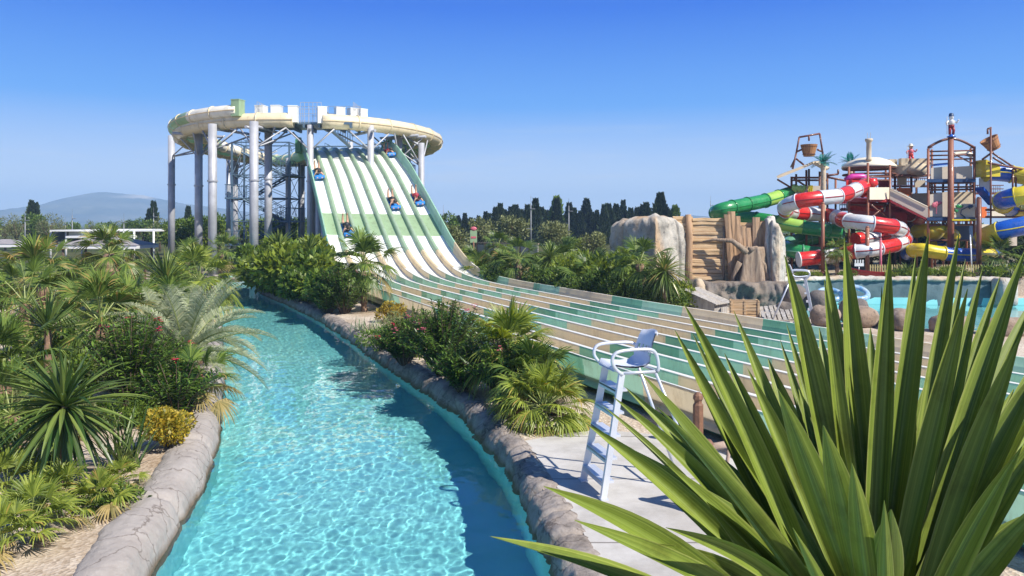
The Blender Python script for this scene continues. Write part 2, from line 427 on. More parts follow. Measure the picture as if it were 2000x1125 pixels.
profR = [(-.02,-1.3),(-.03,-.5),(-.02,-.34),(-.01,-.22),(.02,-.11),(.07,-.03),(.15,.02),(.25,.04),(.35,.03),(.43,-.01),(.47,-.1)]
edging(re_, 1, profR, .5, 47.6, .50, .62, 'rock_edging', M['edge_rock'], 'lumpy grey rock edging on the deck side of the lazy river', 3)
profL = [(-.02,-1.3),(-.03,-.5),(-.03,-.34),(.0,-.2),(.04,-.08),(.11,.02),(.20,.07),(.32,.09),(.44,.08),(.54,.04),(.60,-.02),(.63,-.12)]
edging(le, -1, profL, .5, 47.9, .20, 2.2, 'rock_edging', M['edge_smooth'], 'smooth pale pinkish rock edging on the palm side of the lazy river', 9)
mb = MB(); prev = None
for k in range(60):
    x = le(48)-1.2 + k*.2
    row = [mb.vert((x, 47.95+u+.05*noise.noise(Vector((x,u,1))), z+.05*noise.noise(Vector((x*2,u*3,z*3))))) for u, z in ((0,-1.3),(0,-.3),(.06,.0),(.25,.1),(.5,.08),(.6,-.1))]
    if prev:
        for j in range(5): mb.face((prev[j], row[j], row[j+1], prev[j+1]), 0, True)
    prev = row
tag(mb.build('rock_edging', M['edge_smooth']), 'pale rock edging closing the far end of the river', 'rock edging')
# concrete deck round the guard chair
m, nt, b = nodes('deck_concrete'); M['deck'] = m
nt.links.new(ramp(nt, noise_out(nt, 1.5, 8, .7), [(.25, (.36,.345,.33)), (.5, (.50,.48,.46)), (.75, (.56,.54,.52))]), b.inputs['Base Color']); b.inputs['Roughness'].default_value = .85
bump(nt, b, noise_out(nt, 60, 4), .15, .01)
br = N(nt, 'ShaderNodeTexBrick'); br.inputs['Scale'].default_value = .13; br.inputs['Mortar Size'].default_value = .0022; br.inputs['Color1'].default_value = br.inputs['Color2'].default_value = (1,1,1,1); br.inputs['Mortar'].default_value = (.45,.43,.42,1)
br.offset = 0; nt.links.new(pos(nt), br.inputs['Vector'])
st2 = ramp(nt, noise_out(nt, .9, 7, .7), [(.35, (.80,.78,.76)), (.55, (1,1,1))])
m1 = N(nt, 'ShaderNodeMix', data_type='RGBA', blend_type='MULTIPLY'); m1.inputs[0].default_value = 1; nt.links.new(b.inputs['Base Color'].links[0].from_socket, m1.inputs[6]); nt.links.new(br.outputs['Color'], m1.inputs[7])
m2 = N(nt, 'ShaderNodeMix', data_type='RGBA', blend_type='MULTIPLY'); m2.inputs[0].default_value = 1; nt.links.new(m1.outputs[2], m2.inputs[6]); nt.links.new(st2, m2.inputs[7]); nt.links.new(m2.outputs[2], b.inputs['Base Color'])
mb = MB()
dk = [(re_(d)+.38, d) for d in [1 + 10.3*k/40 for k in range(41)]]
dk += [(.9,11.75),(1.35,11.95),(2.3,11.6),(2.9,10.9),(3.1,9.9),(3.4,8.0),(4.0,5.0),(4.4,1.0)]
top = [mb.vert((x, y, .012)) for x, y in dk]; bot = [mb.vert((x, y, -.1)) for x, y in dk]
mb.face(top[::-1])
for k in range(len(dk)):
    k2 = (k+1) % len(dk); mb.face((top[k], top[k2], bot[k2], bot[k]))
o = mb.build('deck', M['deck']); tag(o, 'pale concrete deck beside the river', None, None, 'structure')
# ------------------------------------------------------------------ racing slide with eight lanes
SN = smooth_tab([(-4,-15.4),(0,-13.8),(11,-9.4),(22,-4.62),(35.8,1.41),(40.45,3.6),(48,7.3)], 120, .02)
SF = smooth_tab([(-4,-10.2),(0,-8.33),(27.4,4.47),(31.3,6.45),(35,8.4),(48,15)], 120, .02)
PROF = smooth_tab([(-4,8.2),(-1.2,8.2),(0,8.12),(1.4,7.65),(4.1,6.2),(7.3,4.05),(8.4,3.3),(10.5,1.9),(12,1.15),(13.3,.7),(14.8,.45),(16.5,.33),(18.4,.28),(26,.25),(48,.2)], 300, .004)
def srow(p, t):
    k = 1 - .08*min(1, max(0, p-10)/12)
    pf = p*k
    a = Vector((interp(SN, p), 50.7-p, 0)); c = Vector((interp(SF, pf), 52.1-pf, 0))
    q = a.lerp(c, t); q.z = interp(PROF, pf*t + p*(1-t)*.985)
    return q
BANDS = [(-9,'sage'),(11.1,'tan'),(14.8,'dark_green'),(16.3,'mid_green'),(18.4,'tan'),(21.25,'dark_green'),(21.9,'mid_green'),(23.6,'tan'),(27.4,'dark_green'),(29.2,'mid_green'),(31.2,'tan'),(34.4,'dark_green'),(35.8,'mid_green'),(37.6,'tan'),(40,'mid_green')]
WBANDS = [(-9,'mid_green')] + BANDS[1:]
LBANDS = [(-9,'slide_white'),(7.75,'pale_green'),(9.55,'slide_white'),(16.0,'cream'),(21.9,'slide_white'),(23.6,'cream'),(27.4,'slide_white'),(31.2,'cream'),(34.4,'slide_white'),(37.6,'cream')]
SLM = ['slide_white','cream','pale_green','mid_green','dark_green','sage','tan','lip','steel_dark']
def band(tab, p):
    r = tab[0][1]
    for a, n_ in tab:
        if p >= a: r = n_
    return SLM.index(r)
PS = []
p = -2.2
while p < 46: PS.append(p); p += .3 if p < 17 else .5
for t_ in (BANDS, LBANDS):
    for a, _ in t_:
        if -2 < a < 45: PS.append(a)
PS = sorted(set(round(x, 3) for x in PS)); PS = [x for i, x in enumerate(PS) if i == 0 or x-PS[i-1] > .02]
smats = [M[k] for k in SLM]
slide = thing('racing_slide', 'long white and green mat racing slide with eight lanes', 'water slide', (0,0,0))
def strip(name, prof, tab, parent, topm=None):
    """prof(p) -> list of points across; material follows the band table"""
    mb = MB(); prev = None
    for i, p in enumerate(PS):
        row = [mb.vert(q) for q in prof(p)]
        if prev:
            mi = band(tab, (p+PS[i-1])/2)
            for j in range(len(row)-1):
                mm = mi
                if topm and j in topm and (p > 13.5): mm = SLM.index('lip')
                mb.face((prev[j], row[j], row[j+1], prev[j+1]), mm, True)
        prev = row
    return mb.build(name, smats, parent)
DW = .012
def lane_prof(i):
    def f(p):
        a, c = i/8, (i+1)/8; out = []
        for k in range(7):
            u = k/6; q = srow(p, a+(c-a)*u); q.z += .07*(2*u-1)**2*(2*u-1)**2; out.append(q)
        return out
    return f
for i in range(8): strip('lane', lane_prof(i), LBANDS, slide)
def div_prof(i):
    def f(p):
        t = i/8; q = srow(p, t); w = (srow(p, t+.01)-srow(p, t-.01)).normalized(); hgt = .26 + .05*min(1, max(0, p-12)/4)
        nrm = w.cross(srow(p+.05, t)-srow(p-.05, t)).normalized()
        if nrm.z < 0: nrm = -nrm
        fl = min(1, max(0, p-11)/4)          # rounded ridge above, square rib below
        hw = .125*(1-fl)+.07*fl
        pts = [(-hw-.02,-.04),(-hw,.0),(-hw*.92,hgt*(.5+.35*fl)),(-hw*(.55+.35*fl),hgt*(.88+.12*fl)),(hw*(.55+.35*fl),hgt*(.88+.12*fl)),(hw*.92,hgt*(.5+.35*fl)),(hw,.0),(hw+.02,-.04)]
        return [q + w*u + nrm*z for u, z in pts]
    return f
for i in range(1, 8): strip('divider', div_prof(i), BANDS, slide, topm=(3,))
def wall_prof(t, sg):
    def f(p):
        q = srow(p, t); w = (srow(p, .51)-srow(p, .49)).normalized()*sg
        nrm = Vector((0,0,1)); h = .72 - .28*min(1, max(0, p-9)/6)
        if p < -.8: h = .72*max(.3, 1+(p+.8)*.5)
        dn = -.12 if p < 13 else -(q.z-.13)
        return [q + w*u + nrm*z for u, z in ((.10,dn),(.03,-.06),(-.02,.0),(.02,.06),(.04,h*.55),(.06,h*.57),(.08,h-.02),(.10,h),(.15,h),(.15,h-.04))]
    return f
strip('side_wall', wall_prof(0, -1), WBANDS, slide, topm=(7,))
o = strip('side_wall', wall_prof(1, 1), WBANDS, slide, topm=(7,))
# closed underside and entry box
mb = MB()
prev = None
for p in PS:
    row = [mb.vert(srow(p, t) + Vector((0,0,-.16 if p < 15 else -.12))) for t in (-.01, .5, 1.01)]
    if prev:
        for j in range(2): mb.face((prev[j], prev[j+1], row[j+1], row[j]), 0, True)
    prev = row
mb.build('underside', M['dark_green'], slide)
for t in (-.03, 1.03):
    mb = MB()
    for k in range(5):
        p = -2.1+k*.5; q = srow(p, t); mb.box(q + Vector((0,0,.35)), (.1,.34,.95), 0)
    mb.build('entry_panel', M['dark_green'], slide)
for p in (.6, 2.4, 4.4, 6.6, 8.8):
    for t in (.06, .36, .66, .94):
        q = srow(p, t); mb = MB(); mb.tube([(q.x, q.y, -.05), (q.x, q.y, q.z-.18)], .17, 12); mb.build('support_post', M['steel'], slide)
    mb = MB(); a, c = srow(p, .02), srow(p, .98)
    a.z -= .3; c.z -= .3; mb.tube([a, c], .1, 6)
    if p < 8:
        for t0, t1 in ((.06,.36),(.36,.66),(.66,.94)):
            q0, q1 = srow(p, t0), srow(p, t1)
            mb.tube([(q0.x,q0.y,.3),(q1.x,q1.y,q1.z-.4)], .05, 6); mb.tube([(q1.x,q1.y,.3),(q0.x,q0.y,q0.z-.4)], .05, 6)
    mb.build('brace', M['steel_dark'], slide)

# ------------------------------------------------------------------ tower with its ring of flumes
C0 = Vector((-14.6, 56.4, 0)); TH0 = math.atan2(-.97, .25)
tower = thing('slide_tower', 'steel stair tower with round columns carrying the ring of flumes', 'tower', C0)
def tpart(mb, name, mt):
    o = mb.build(name, mt, tower); o.matrix_parent_inverse = Matrix.Translation(-C0); return o
cols = [(335,58,9.9,.25),(388,51,9.2,.25),(415,47.5,9.4,.26),(446,65,9.2,.18),(459,62,8.3,.24),(496,46,9.35,.26),(524,49.5,9.8,.24),(563,58,8.2,.2),(606,48,9.4,.2),(724,49,9.5,.21),(684,57,9.3,.21),(780,52,9.2,.2),(823,52,8.7,.21),(735,60,8.8,.2),(590,60,9,.2),(640,63,9,.2)]
CP = []
for px, d, zt, r in cols:
    x = (px-1000)/F*d; CP.append((x, d, zt))
    mb = MB(); fz = zt*.62
    mb.lathe([(r,-.05),(r,zt)], (x, d, 0), 18); mb.lathe([(r+.05,fz),(r+.05,fz+.1)], (x, d, 0), 18, 0, False)
    tpart(mb, 'column', M['steel'])
# bracket arms from columns to flumes
def ringp(r, th, z): return Vector((C0.x + r*math.cos(th), C0.y + r*math.sin(th), z))
for (x, d, zt) in CP[:14]:
    th = math.atan2(d-C0.y, x-C0.x); mb = MB()
    if math.hypot(d-C0.y, x-C0.x) > 5:
        a = Vector((x, d, zt-.25)); a2 = Vector((x, d, zt-1.6))
        for dt in (-.16, .16):
            mb.tube([a2, ringp(9.2, th+dt, 9.15)], .05, 6); mb.tube([a2, ringp(7.0, th+dt, 9.1)], .05, 6)
        mb.tube([ringp(9.9, th, 9.12), ringp(6.6, th, 9.12)], .09, 6); mb.tube([a, ringp(8.4, th, 9.1)], .09, 6)
        tpart(mb, 'bracket', M['steel'])
# square stair tower
def stair_tower(cx, cy, w, dp, ztop, seed):
    xs = (cx-w/2, cx+w/2); ys = (cy-dp/2, cy+dp/2)
    for x in xs:
        for y in ys:
            mb = MB(); mb.box((x, y, ztop/2), (.12,.12,ztop)); tpart(mb, 'frame_post', M['steel_dark'])
    lv = [1.7 + 1.7*k for k in range(int((ztop-1)/1.7))]
    mb = MB(); zz = [0]+lv+[ztop]
    for z0, z1 in zip(zz, zz[1:]):
        for y in ys:
            mb.tube([(xs[0],y,z0),(xs[1],y,z1)], .022, 5); mb.tube([(xs[1],y,z0),(xs[0],y,z1)], .022, 5); mb.tube([(xs[0],y,z1),(xs[1],y,z1)], .05, 5)
        for x in xs:
            mb.tube([(x,ys[0],z0),(x,ys[1],z1)], .022, 5); mb.tube([(x,ys[1],z0),(x,ys[0],z1)], .022, 5); mb.tube([(x,ys[0],z1),(x,ys[1],z1)], .05, 5)
    tpart(mb, 'cross_bracing', M['steel_dark'])
    for i, z in enumerate(lv):
        sx = 1 if i % 2 else -1
        mb = MB(); x = cx + sx*(w/2-.1)
        mb.box((x, cy, z), (1.1, dp+.4, .12)); tpart(mb, 'landing', M['steel_dark'])
        mb = MB()
        for k in range(9): mb.tube([(x+sx*.5, cy-dp/2-.2+(dp+.4)*k/8, z),(x+sx*.5, cy-dp/2-.2+(dp+.4)*k/8, z+1)], .015, 4)
        for y in (cy-dp/2-.2, cy+dp/2+.2):
            for k in range(5): mb.tube([(x-.5+.25*k, y, z),(x-.5+.25*k, y, z+1)], .015, 4)
            mb.tube([(x-.55,y,z+1),(x+.55,y,z+1)], .025, 5)
        mb.tube([(x+sx*.5,cy-dp/2-.2,z+1),(x+sx*.5,cy+dp/2+.2,z+1)], .025, 5)
        tpart(mb, 'railing', M['steel_dark'])
        # flight up to the next landing
        if z + 1.7 < ztop+.1:
            mb = MB(); yy = cy + (-.55 if i % 2 else .55)
            A = Vector((cx+sx*(w/2-.6), yy, z)); B = Vector((cx-sx*(w/2-.6), yy, z+1.7))
            for s_ in (-.45, .45):
                o_ = Vector((0,s_,0)); mb.tube([A+o_, B+o_], .07, 4); mb.tube([A+o_+Vector((0,0,1)), B+o_+Vector((0,0,1))], .025, 5); mb.tube([A+o_+Vector((0,0,.5)), B+o_+Vector((0,0,.5))], .018, 5)
                for k in range(9): q = A.lerp(B, k/8)+o_; mb.tube([q, q+Vector((0,0,1))], .015, 4)
            for k in range(1, 9): mb.box(A.lerp(B, k/9), (.26,.9,.04))
            tpart(mb, 'stair_flight', M['steel_dark'])
stair_tower(-18.4, 57.5, 4.2, 2.6, 9.2, 1)
stair_tower(-9.6, 59, 3.2, 2.4, 9.2, 3)
stair_tower(-13.2, 60.5, 3.8, 2.6, 9.2, 2)
# long upper flight on the right of the tower and the top platform
mb = MB(); A = at(628, 238, 54); B = at(686, 288, 57)
for s_ in (-.5, .5):
    o_ = Vector((0, s_, 0)); mb.tube([A+o_, B+o_], .12, 4); mb.tube([A+o_+Vector((0,0,1)), B+o_+Vector((0,0,1))], .03, 5)
    for k in range(13): q = A.lerp(B, k/12)+o_; mb.tube([q, q+Vector((0,0,1))], .018, 4)
for k in range(1, 14): mb.box(A.lerp(B, k/14), (.26,1,.04))
tpart(mb, 'stair_flight', M['steel_dark'])
mb = MB(); PZ = 9.5
mb.box((-13.0, 49.4, PZ), (6.0, 3.0, .14))
for k in range(7): mb.box((-15.9+.97*k, 49.4, PZ-.17), (.12, 3.0, .2))
tpart(mb, 'platform', M['steel_dark'])
mb = MB()
def rail(a, c, n, h=1.1):
    a = Vector(a); c = Vector(c); u = Vector((0,0,h))
    for k in range(n+1): q = a.lerp(c, k/n); mb.tube([q, q+u], .014, 4)
    for f_ in (.35, .68, 1): mb.tube([a+u*f_, c+u*f_], .014, 4)
rail((-16.0,50.8,PZ),(-10.0,50.8,PZ),14,1.5); rail((-13.2,47.9,PZ),(-11.9,47.9,PZ),5,1.3); rail((-16,48.2,PZ),(-16,50.8,PZ),6,1.4); rail((-10,48.4,PZ),(-10,50.8,PZ),6,1.4)
tpart(mb, 'platform_railing', M['steel'])
tmats = [M['tube_cream'], M['pale_green'], M['mid_green'], M['cream']]
def bez(a, b_, c, d, n):
    return [a*(1-t)**3 + b_*3*t*(1-t)**2 + c*3*t*t*(1-t) + d*t**3 for t in [k/n for k in range(1, n+1)]]
sdir = (srow(0,.5)-srow(-2,.5)); sdir.z = 0; sdir.normalize()
def flume_path(sg, k):
    r = 9.0 - .74*k if not (sg < 0 and k == 3) else 9.35; off = ((.06,.20,.34,.48) if sg > 0 else (.13,.27,.44,.50))[k]; th = TH0 + sg*off; pts = []
    span = R(142) - off; n = 40
    z0 = 9.62 + (.20 if sg < 0 and k == 3 else 0)
    for i in range(n+1):
        u = i/n; pts.append(ringp(r, th + sg*span*u, z0 - .95*u**2 + .13*k*(1-u)))
    lane = (3-k if sg < 0 else 4+k); e_ = srow(-2.2, (lane+.5)/8) + Vector((0,0,-.14))
    t0 = (pts[-1]-pts[-2]).normalized()
    pts += bez(pts[-1], pts[-1]+t0*5.0, e_-sdir*4.5+Vector((0,0,.1)), e_, 16)
    return pts
for sg in (-1, 1):
    for k in range(4):
        pts = flume_path(sg, k)
        which = ('left', 'right')[sg > 0]
        ords = ('outermost', 'second', 'third', 'innermost')[k]
        fl = thing('flume', f'{ords} cream and green flume of the ring curling to the {which} of the tower', 'water slide', pts[0], 0, 'flumes of the ring')
        def mf(i, k=k, sg=sg):
            if k == 1 and 18 < i < 44: return 2 if (i//6) % 2 else 1
            if k == 3 and sg < 0: return 3 if i < 9 else (1 if i < 15 else 2)
            if k == 3: return (1, 2)[(i//7) % 2]
            if k == 2: return (0, 1, 3)[(i//6) % 3]
            return 3 if (i//9) % 3 == 1 and k == 1 else 0
        mb = MB(); TR = .47 if k == 0 else .38; mb.tube(pts, TR, 16, mfun=mf)
        tb = mb.build('tube', tmats, fl); tb.matrix_parent_inverse = Matrix.Translation(-pts[0])
        for i in range(4, len(pts)-2, 4):
            a, c = pts[i], pts[i]+(pts[i+1]-pts[i]).normalized()*.09; mb = MB(); mb.tube([a, c], TR+.045, 16)
            mb.build('flange', M['tube_cream'], tb)
        # seam lip running along the outer flank of the tube
        mb = MB()
        lp = []
        for i in range(0, len(pts)-1):
            t = (pts[i+1]-pts[i]).normalized(); sd = t.cross(Vector((0,0,1))).normalized()*sg
            lp.append(pts[i]+sd*(TR+.01))
        mb.tube(lp, .035, 5); mb.build('seam_rim', M['tan'], tb)
        mb = MB(); q = pts[0]; t = (pts[1]-pts[0]).normalized()
        rot = Matrix.Rotation(math.atan2(t.y, t.x), 3, 'Z')
        dz = -.22 if (k == 3 and sg < 0) else 0
        mb.box(q + Vector((0,0,.35+dz)), (.56,.62,1.0), 0, rot); mb.box(q + Vector((0,0,.86+dz)), (.60,.66,.05), 0, rot)
        o = mb.build('start_tub', M['pale_green'] if k == 3 and sg < 0 else M['slide_white'], fl); o.matrix_parent_inverse = Matrix.Translation(-pts[0])
# ------------------------------------------------------------------ plants
M['fan'] = leafmat('fan_palm_leaf', (.03,.072,.012), (.205,.285,.055), .3, .4, .25, (.34,.25,.08))
M['fan_lime'] = leafmat('young_fan_leaf', (.09,.14,.02), (.34,.40,.07), .35, .42, .2, (.42,.32,.08))
M['fan_dry'] = leafmat('drying_fan_leaf', (.16,.15,.05), (.42,.32,.13), .3, .55, .1)
M['sword'] = leafmat('sword_leaf', (.032,.075,.016), (.22,.29,.07), .25, .35, .3, (.30,.24,.08), .5)
M['silver'] = leafmat('grey_green_frond', (.16,.20,.11), (.42,.45,.29), .3, .5, .1, (.46,.38,.2))
M['oleander'] = leafmat('oleander_leaf', (.018,.055,.010), (.15,.25,.04), .25, .35, .3, None, .5)
M['shrub'] = leafmat('shrub_leaf', (.025,.065,.010), (.19,.28,.04), .3, .45, .4)
M['lime'] = leafmat('lime_shrub_leaf', (.06,.11,.014), (.27,.335,.05), .35, .45, .25)
M['yellow'] = leafmat('yellow_green_leaf', (.12,.14,.015), (.56,.42,.05), .35, .45, .1)
M['gold'] = leafmat('golden_shrub_leaf', (.20,.15,.02), (.50,.40,.06), .35, .5, .15)
M['olive'] = leafmat('olive_tree_leaf', (.09,.11,.04), (.26,.28,.11), .25, .6, .35)
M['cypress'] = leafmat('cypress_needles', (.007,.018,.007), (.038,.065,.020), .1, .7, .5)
M['blue_palm'] = leafmat('artificial_palm_leaf', (.01,.12,.12), (.03,.28,.22), .1, .4, .1)
M['bark'] = mat('palm_bark', (.24,.15,.10), .9, .45, 9, bmp=.8, bsc=24)
M['bark_dark'] = mat('tree_bark', (.10,.07,.05), .9, .35, 6, bmp=.6, bsc=18)
M['stalk'] = mat('green_stalk', (.20,.24,.06), .55, .2, 6)
M['petal_red'] = mat('red_petals', (.42,.012,.05), .5, .25, 30)
M['petal_pink'] = mat('pink_petals', (.55,.13,.18), .5, .25, 30)

def basis(d):
    d = d.normalized(); s = d.cross(Vector((0,0,1)))
    if s.length < .05: s = Vector((1,0,0))
    s.normalize(); return d, s, s.cross(d).normalized()
def fan(mb, c, d, rad, n, r, spread=2.5, m=0, droop=.25, cup=.15):
    """one fan leaf: n folded leaflets radiating from c about direction d"""
    d, s, u = basis(d)
    tw = r.uniform(-.35, .35); s, u = s*math.cos(tw)+u*math.sin(tw), u*math.cos(tw)-s*math.sin(tw)
    for k in range(n):
        a = spread*(2*k/(n-1)-1)*.5*1.0 + r.uniform(-.03,.03)
        L = rad*(1-.28*abs(2*k/(n-1)-1)**2)*r.uniform(.88,1.06)
        ld_ = d*math.cos(a) + s*math.sin(a); w = ld_.cross(u).normalized(); wd_ = L*spread/n*.62
        dr = droop*r.uniform(.4,1.5)
        pts = []
        for t, ww in ((.04,.12),(.45,.9),(.78,.62),(1.0,.02)):
            q = c + ld_*(L*t) + u*(cup*L*t*(1-t)) + Vector((0,0,-dr*L*max(0, t-.4)**2*2))
            pts.append((q, wd_*ww))
        prev = None
        for q, ww in pts:
            row = [mb.vert(q - w*ww*.5), mb.vert(q + u*ww*.22), mb.vert(q + w*ww*.5)]
            if prev:
                mb.face((prev[0], prev[1], row[1], row[0]), m); mb.face((prev[1], prev[2], row[2], row[1]), m)
            prev = row
def fan_crown(r, n, pet, rad, leaflets, c=Vector((0,0,0)), el=(-.5,1.35), dry=0, droop=.3):
    """fans at the end of petioles; returns leaf mesh and petiole mesh"""
    lf = MB(); st = MB()
    for k in range(n):
        t = k/(n-1); e = el[1] + (el[0]-el[1])*t**.8 + r.uniform(-.12,.12); az = k*2.399 + r.uniform(-.3,.3)
        d = Vector((math.cos(az)*math.cos(e), math.sin(az)*math.cos(e), math.sin(e)))
        P = pet*r.uniform(.75,1.1); sag = Vector((0,0,-.12*P))
        a, b_, e_ = c, c + d*P*.6 + sag*.3, c + d*P + sag
        st.tube([a, b_, e_], [.016*rad*1.6, .012*rad*1.5, .01*rad*1.4], 4, cap=False)
        dd = (e_-b_).normalized()*.8 + Vector((0,0,-.25 if e < .3 else .05))
        fan(lf, e_, dd, rad*r.uniform(.82,1.1), leaflets, r, r.uniform(2.6,3.6), 1 if (dry and t > 1-dry) else 0, droop*(1+t))
    return lf, st
def blade(mb, c, d, L, W, r, m=0, droop=.5, seg=6, fold=.25, up=None):
    d, s, u = basis(d)
    prev = None; q = Vector(c); dirv = Vector(d)
    for k in range(seg+1):
        t = k/seg
        w = W*(min(1, .45+t*2.2) if t < .3 else 1)*(1 - max(0, (t-.45)/.55)**1.6)
        w = max(w, W*.03)
        row = [mb.vert(q - s*w*.5 + u*w*fold, (t,0,0)), mb.vert(q, (t,.5,0)), mb.vert(q + s*w*.5 + u*w*fold, (t,1,0))]
        if prev:
            mb.face((prev[0], prev[1], row[1], row[0]), m); mb.face((prev[1], prev[2], row[2], row[1]), m)
        prev = row
        dirv = (dirv + Vector((0,0,-1))*(droop*(.4+t)/seg)).normalized()
        q = q + dirv*(L/seg); u = s.cross(dirv).normalized()
def rosette(r, n, L, W, c=Vector((0,0,0)), el=(-.7,1.5), droop=.6, seg=6):
    mb = MB()
    for k in range(n):
        t = (k+.5)/n; e = el[1]+(el[0]-el[1])*t**.85 + r.uniform(-.12,.12); az = k*2.399 + r.uniform(-.25,.25)
        d = Vector((math.cos(az)*math.cos(e), math.sin(az)*math.cos(e), math.sin(e)))
        blade(mb, c + d*.04*L, d, L*r.uniform(.75,1.1)*(.75+.35*min(1,t*3)), W*r.uniform(.8,1.15), r, 0, droop*r.uniform(.5,1.4), seg)
    return mb
def trunk(r, h, r0, r1, lean=.05, rough=.15, n=10):
    mb = MB(); seg = max(6, int(h/.12)); rings = []
    ax, ay = r.uniform(-lean, lean), r.uniform(-lean, lean)
    for k in range(seg+1):
        t = k/seg; rr = (r0+(r1-r0)*t)*(1+rough*((k % 2)-.5)*2*.5 + r.uniform(-rough, rough)*.3)
        if k == 0: rr *= 1.25
        c = Vector((ax*t*t*h, ay*t*t*h, h*t-.05*(1-t)))
        rings.append([mb.vert(c+Vector((math.cos(2*PI*j/n)*rr*(1+r.uniform(-rough,rough)*.4), math.sin(2*PI*j/n)*rr*(1+r.uniform(-rough,rough)*.4), r.uniform(-.01,.01)))) for j in range(n)])
    for A, B in zip(rings, rings[1:]):
        for j in range(n): mb.face((A[j],A[(j+1)%n],B[(j+1)%n],B[j]), 0, False)
    mb.face(rings[-1]); return mb, Vector((ax*h, ay*h, h))
def leafcloud(r, n, rad, c, size, lobes=9, aspect=2.4, shell=.55, flat=0):
    """leaf-sized faces through several offset lobes"""
    mb = MB(); rad = Vector(rad); c = Vector(c); LB = []
    for k in range(lobes):
        d = Vector((r.gauss(0,1), r.gauss(0,1), r.gauss(0,.8))).normalized()*r.uniform(.35,.72)
        LB.append((Vector((d.x*rad.x, d.y*rad.y, d.z*rad.z)), r.uniform(.32,.55)))
    for k in range(n):
        o, f = r.choice(LB)
        d = Vector((r.gauss(0,1), r.gauss(0,1), r.gauss(0,1))).normalized(); q = d*(shell + (1-shell)*r.random()**.5)*f
        p = c + o + Vector((q.x*rad.x, q.y*rad.y, q.z*rad.z))
        ax = (d + Vector((r.gauss(0,.7), r.gauss(0,.7), r.gauss(0,.7)+.3))).normalized(); sd = ax.orthogonal().normalized()
        sd = (Matrix.Rotation(r.uniform(0,2*PI), 3, ax) @ sd); L = size*r.uniform(.6,1.3); w = L/aspect
        a = mb.vert(p); b_ = mb.vert(p + ax*L*.5 + sd*w*.5); e = mb.vert(p + ax*L); f_ = mb.vert(p + ax*L*.5 - sd*w*.5)
        mb.face((a, b_, e, f_), 0)
    return mb
def stems(r, n, rad, h, r0=.018):
    mb = MB()
    for k in range(n):
        az = r.uniform(0,2*PI); q = r.random()**.5
        e = Vector((math.cos(az)*rad*q, math.sin(az)*rad*q, h*r.uniform(.6,.95)))
        mb.tube([Vector((e.x*.12,e.y*.12,-.05)), Vector((e.x*.5,e.y*.5,e.z*.5)), e], [r0, r0*.7, r0*.3], 5, cap=False)
    return mb
def oleander(name, label, r, rad, h, nst=56, nl=60, petals='petal_red', nfl=7, g='oleanders', leafL=.13):
    t = thing(name, label, 'shrub', group=g)
    mb = MB(); st = MB(); fl = MB()
    for k in range(nst):
        az = r.uniform(0,2*PI); q = r.random()**.6; e = Vector((math.cos(az)*rad*q, math.sin(az)*rad*q, h*(1-.35*q*q)*r.uniform(.7,1.03)))
        mid = Vector((e.x*.45, e.y*.45, e.z*.55)); st.tube([(e.x*.1,e.y*.1,-.03), mid, e], [.014,.01,.005], 4, cap=False)
        for j in range(nl):
            u = .22 + .78*(j/nl); p = (Vector((e.x*.1,e.y*.1,0)).lerp(mid, u/.5) if u < .5 else mid.lerp(e, (u-.5)/.5))
            a2 = j*2.1 + r.uniform(-.3,.3); el_ = r.uniform(-.1,1.0)
            d = Vector((math.cos(a2)*math.cos(el_), math.sin(a2)*math.cos(el_), math.sin(el_)))
            L = leafL*r.uniform(.7,1.25); s = d.cross(Vector((0,0,1))).normalized()*L*.14
            nn = s.cross(d).normalized()*L*.04
            a = mb.vert(p); b1 = mb.vert(p+d*L*.5+s+nn); c1 = mb.vert(p+d*L+Vector((0,0,-L*.12))); d1 = mb.vert(p+d*L*.5-s+nn)
            mb.face((a,b1,c1,d1), 0)
        if k < nfl and q > .2:
            fl = MB()
            for j in range(9):
                p = e + Vector((r.gauss(0,.035), r.gauss(0,.035), r.gauss(.03,.03)))
                for m_ in range(5):
                    an = m_*2*PI/5 + r.random(); v = Vector((math.cos(an), math.sin(an), .35))*.032; w = Vector((-v.y, v.x, 0))*.55
                    fl.face([fl.vert(x) for x in (p, p+v*.7+w, p+v*1.2, p+v*.7-w)], 0)
            fl.build('flower_head', M[petals], t)
    mb.build('leaves', M['oleander'], t); st.build('stems', M['bark_dark'], t)
    return t
def fan_palm(name, label, r, h, pet, rad, n=24, leaflets=28, mt='fan', dry=.0, r0=.13, g=None, el=(-.6,1.4), skirt=False, cat='palm'):
    t = thing(name, label, cat, group=g)
    if h > .15:
        tr, top = trunk(r, h, r0, r0*.85, .08, .3); tr.build('trunk', M['bark'], t)
    else: top = Vector((0,0,h))
    lf, st = fan_crown(r, n, pet, rad, leaflets, top, el, dry)
    lf.build('fronds', [M[mt], M['fan_dry']], t); st.build('stalks', M['stalk'], t)
    return t
def cordyline(name, label, r, h, n, L, W, mt='sword', g=None, el=(-.8,1.5), droop=.6, r0=.07, seg=6):
    t = thing(name, label, 'yucca', group=g)
    tr, top = trunk(r, h, r0, r0*.8, .06, .2, 8); tr.build('trunk', M['bark'], t)
    rosette(r, n, L, W, top, el, droop, seg).build('leaves', M[mt], t); return t
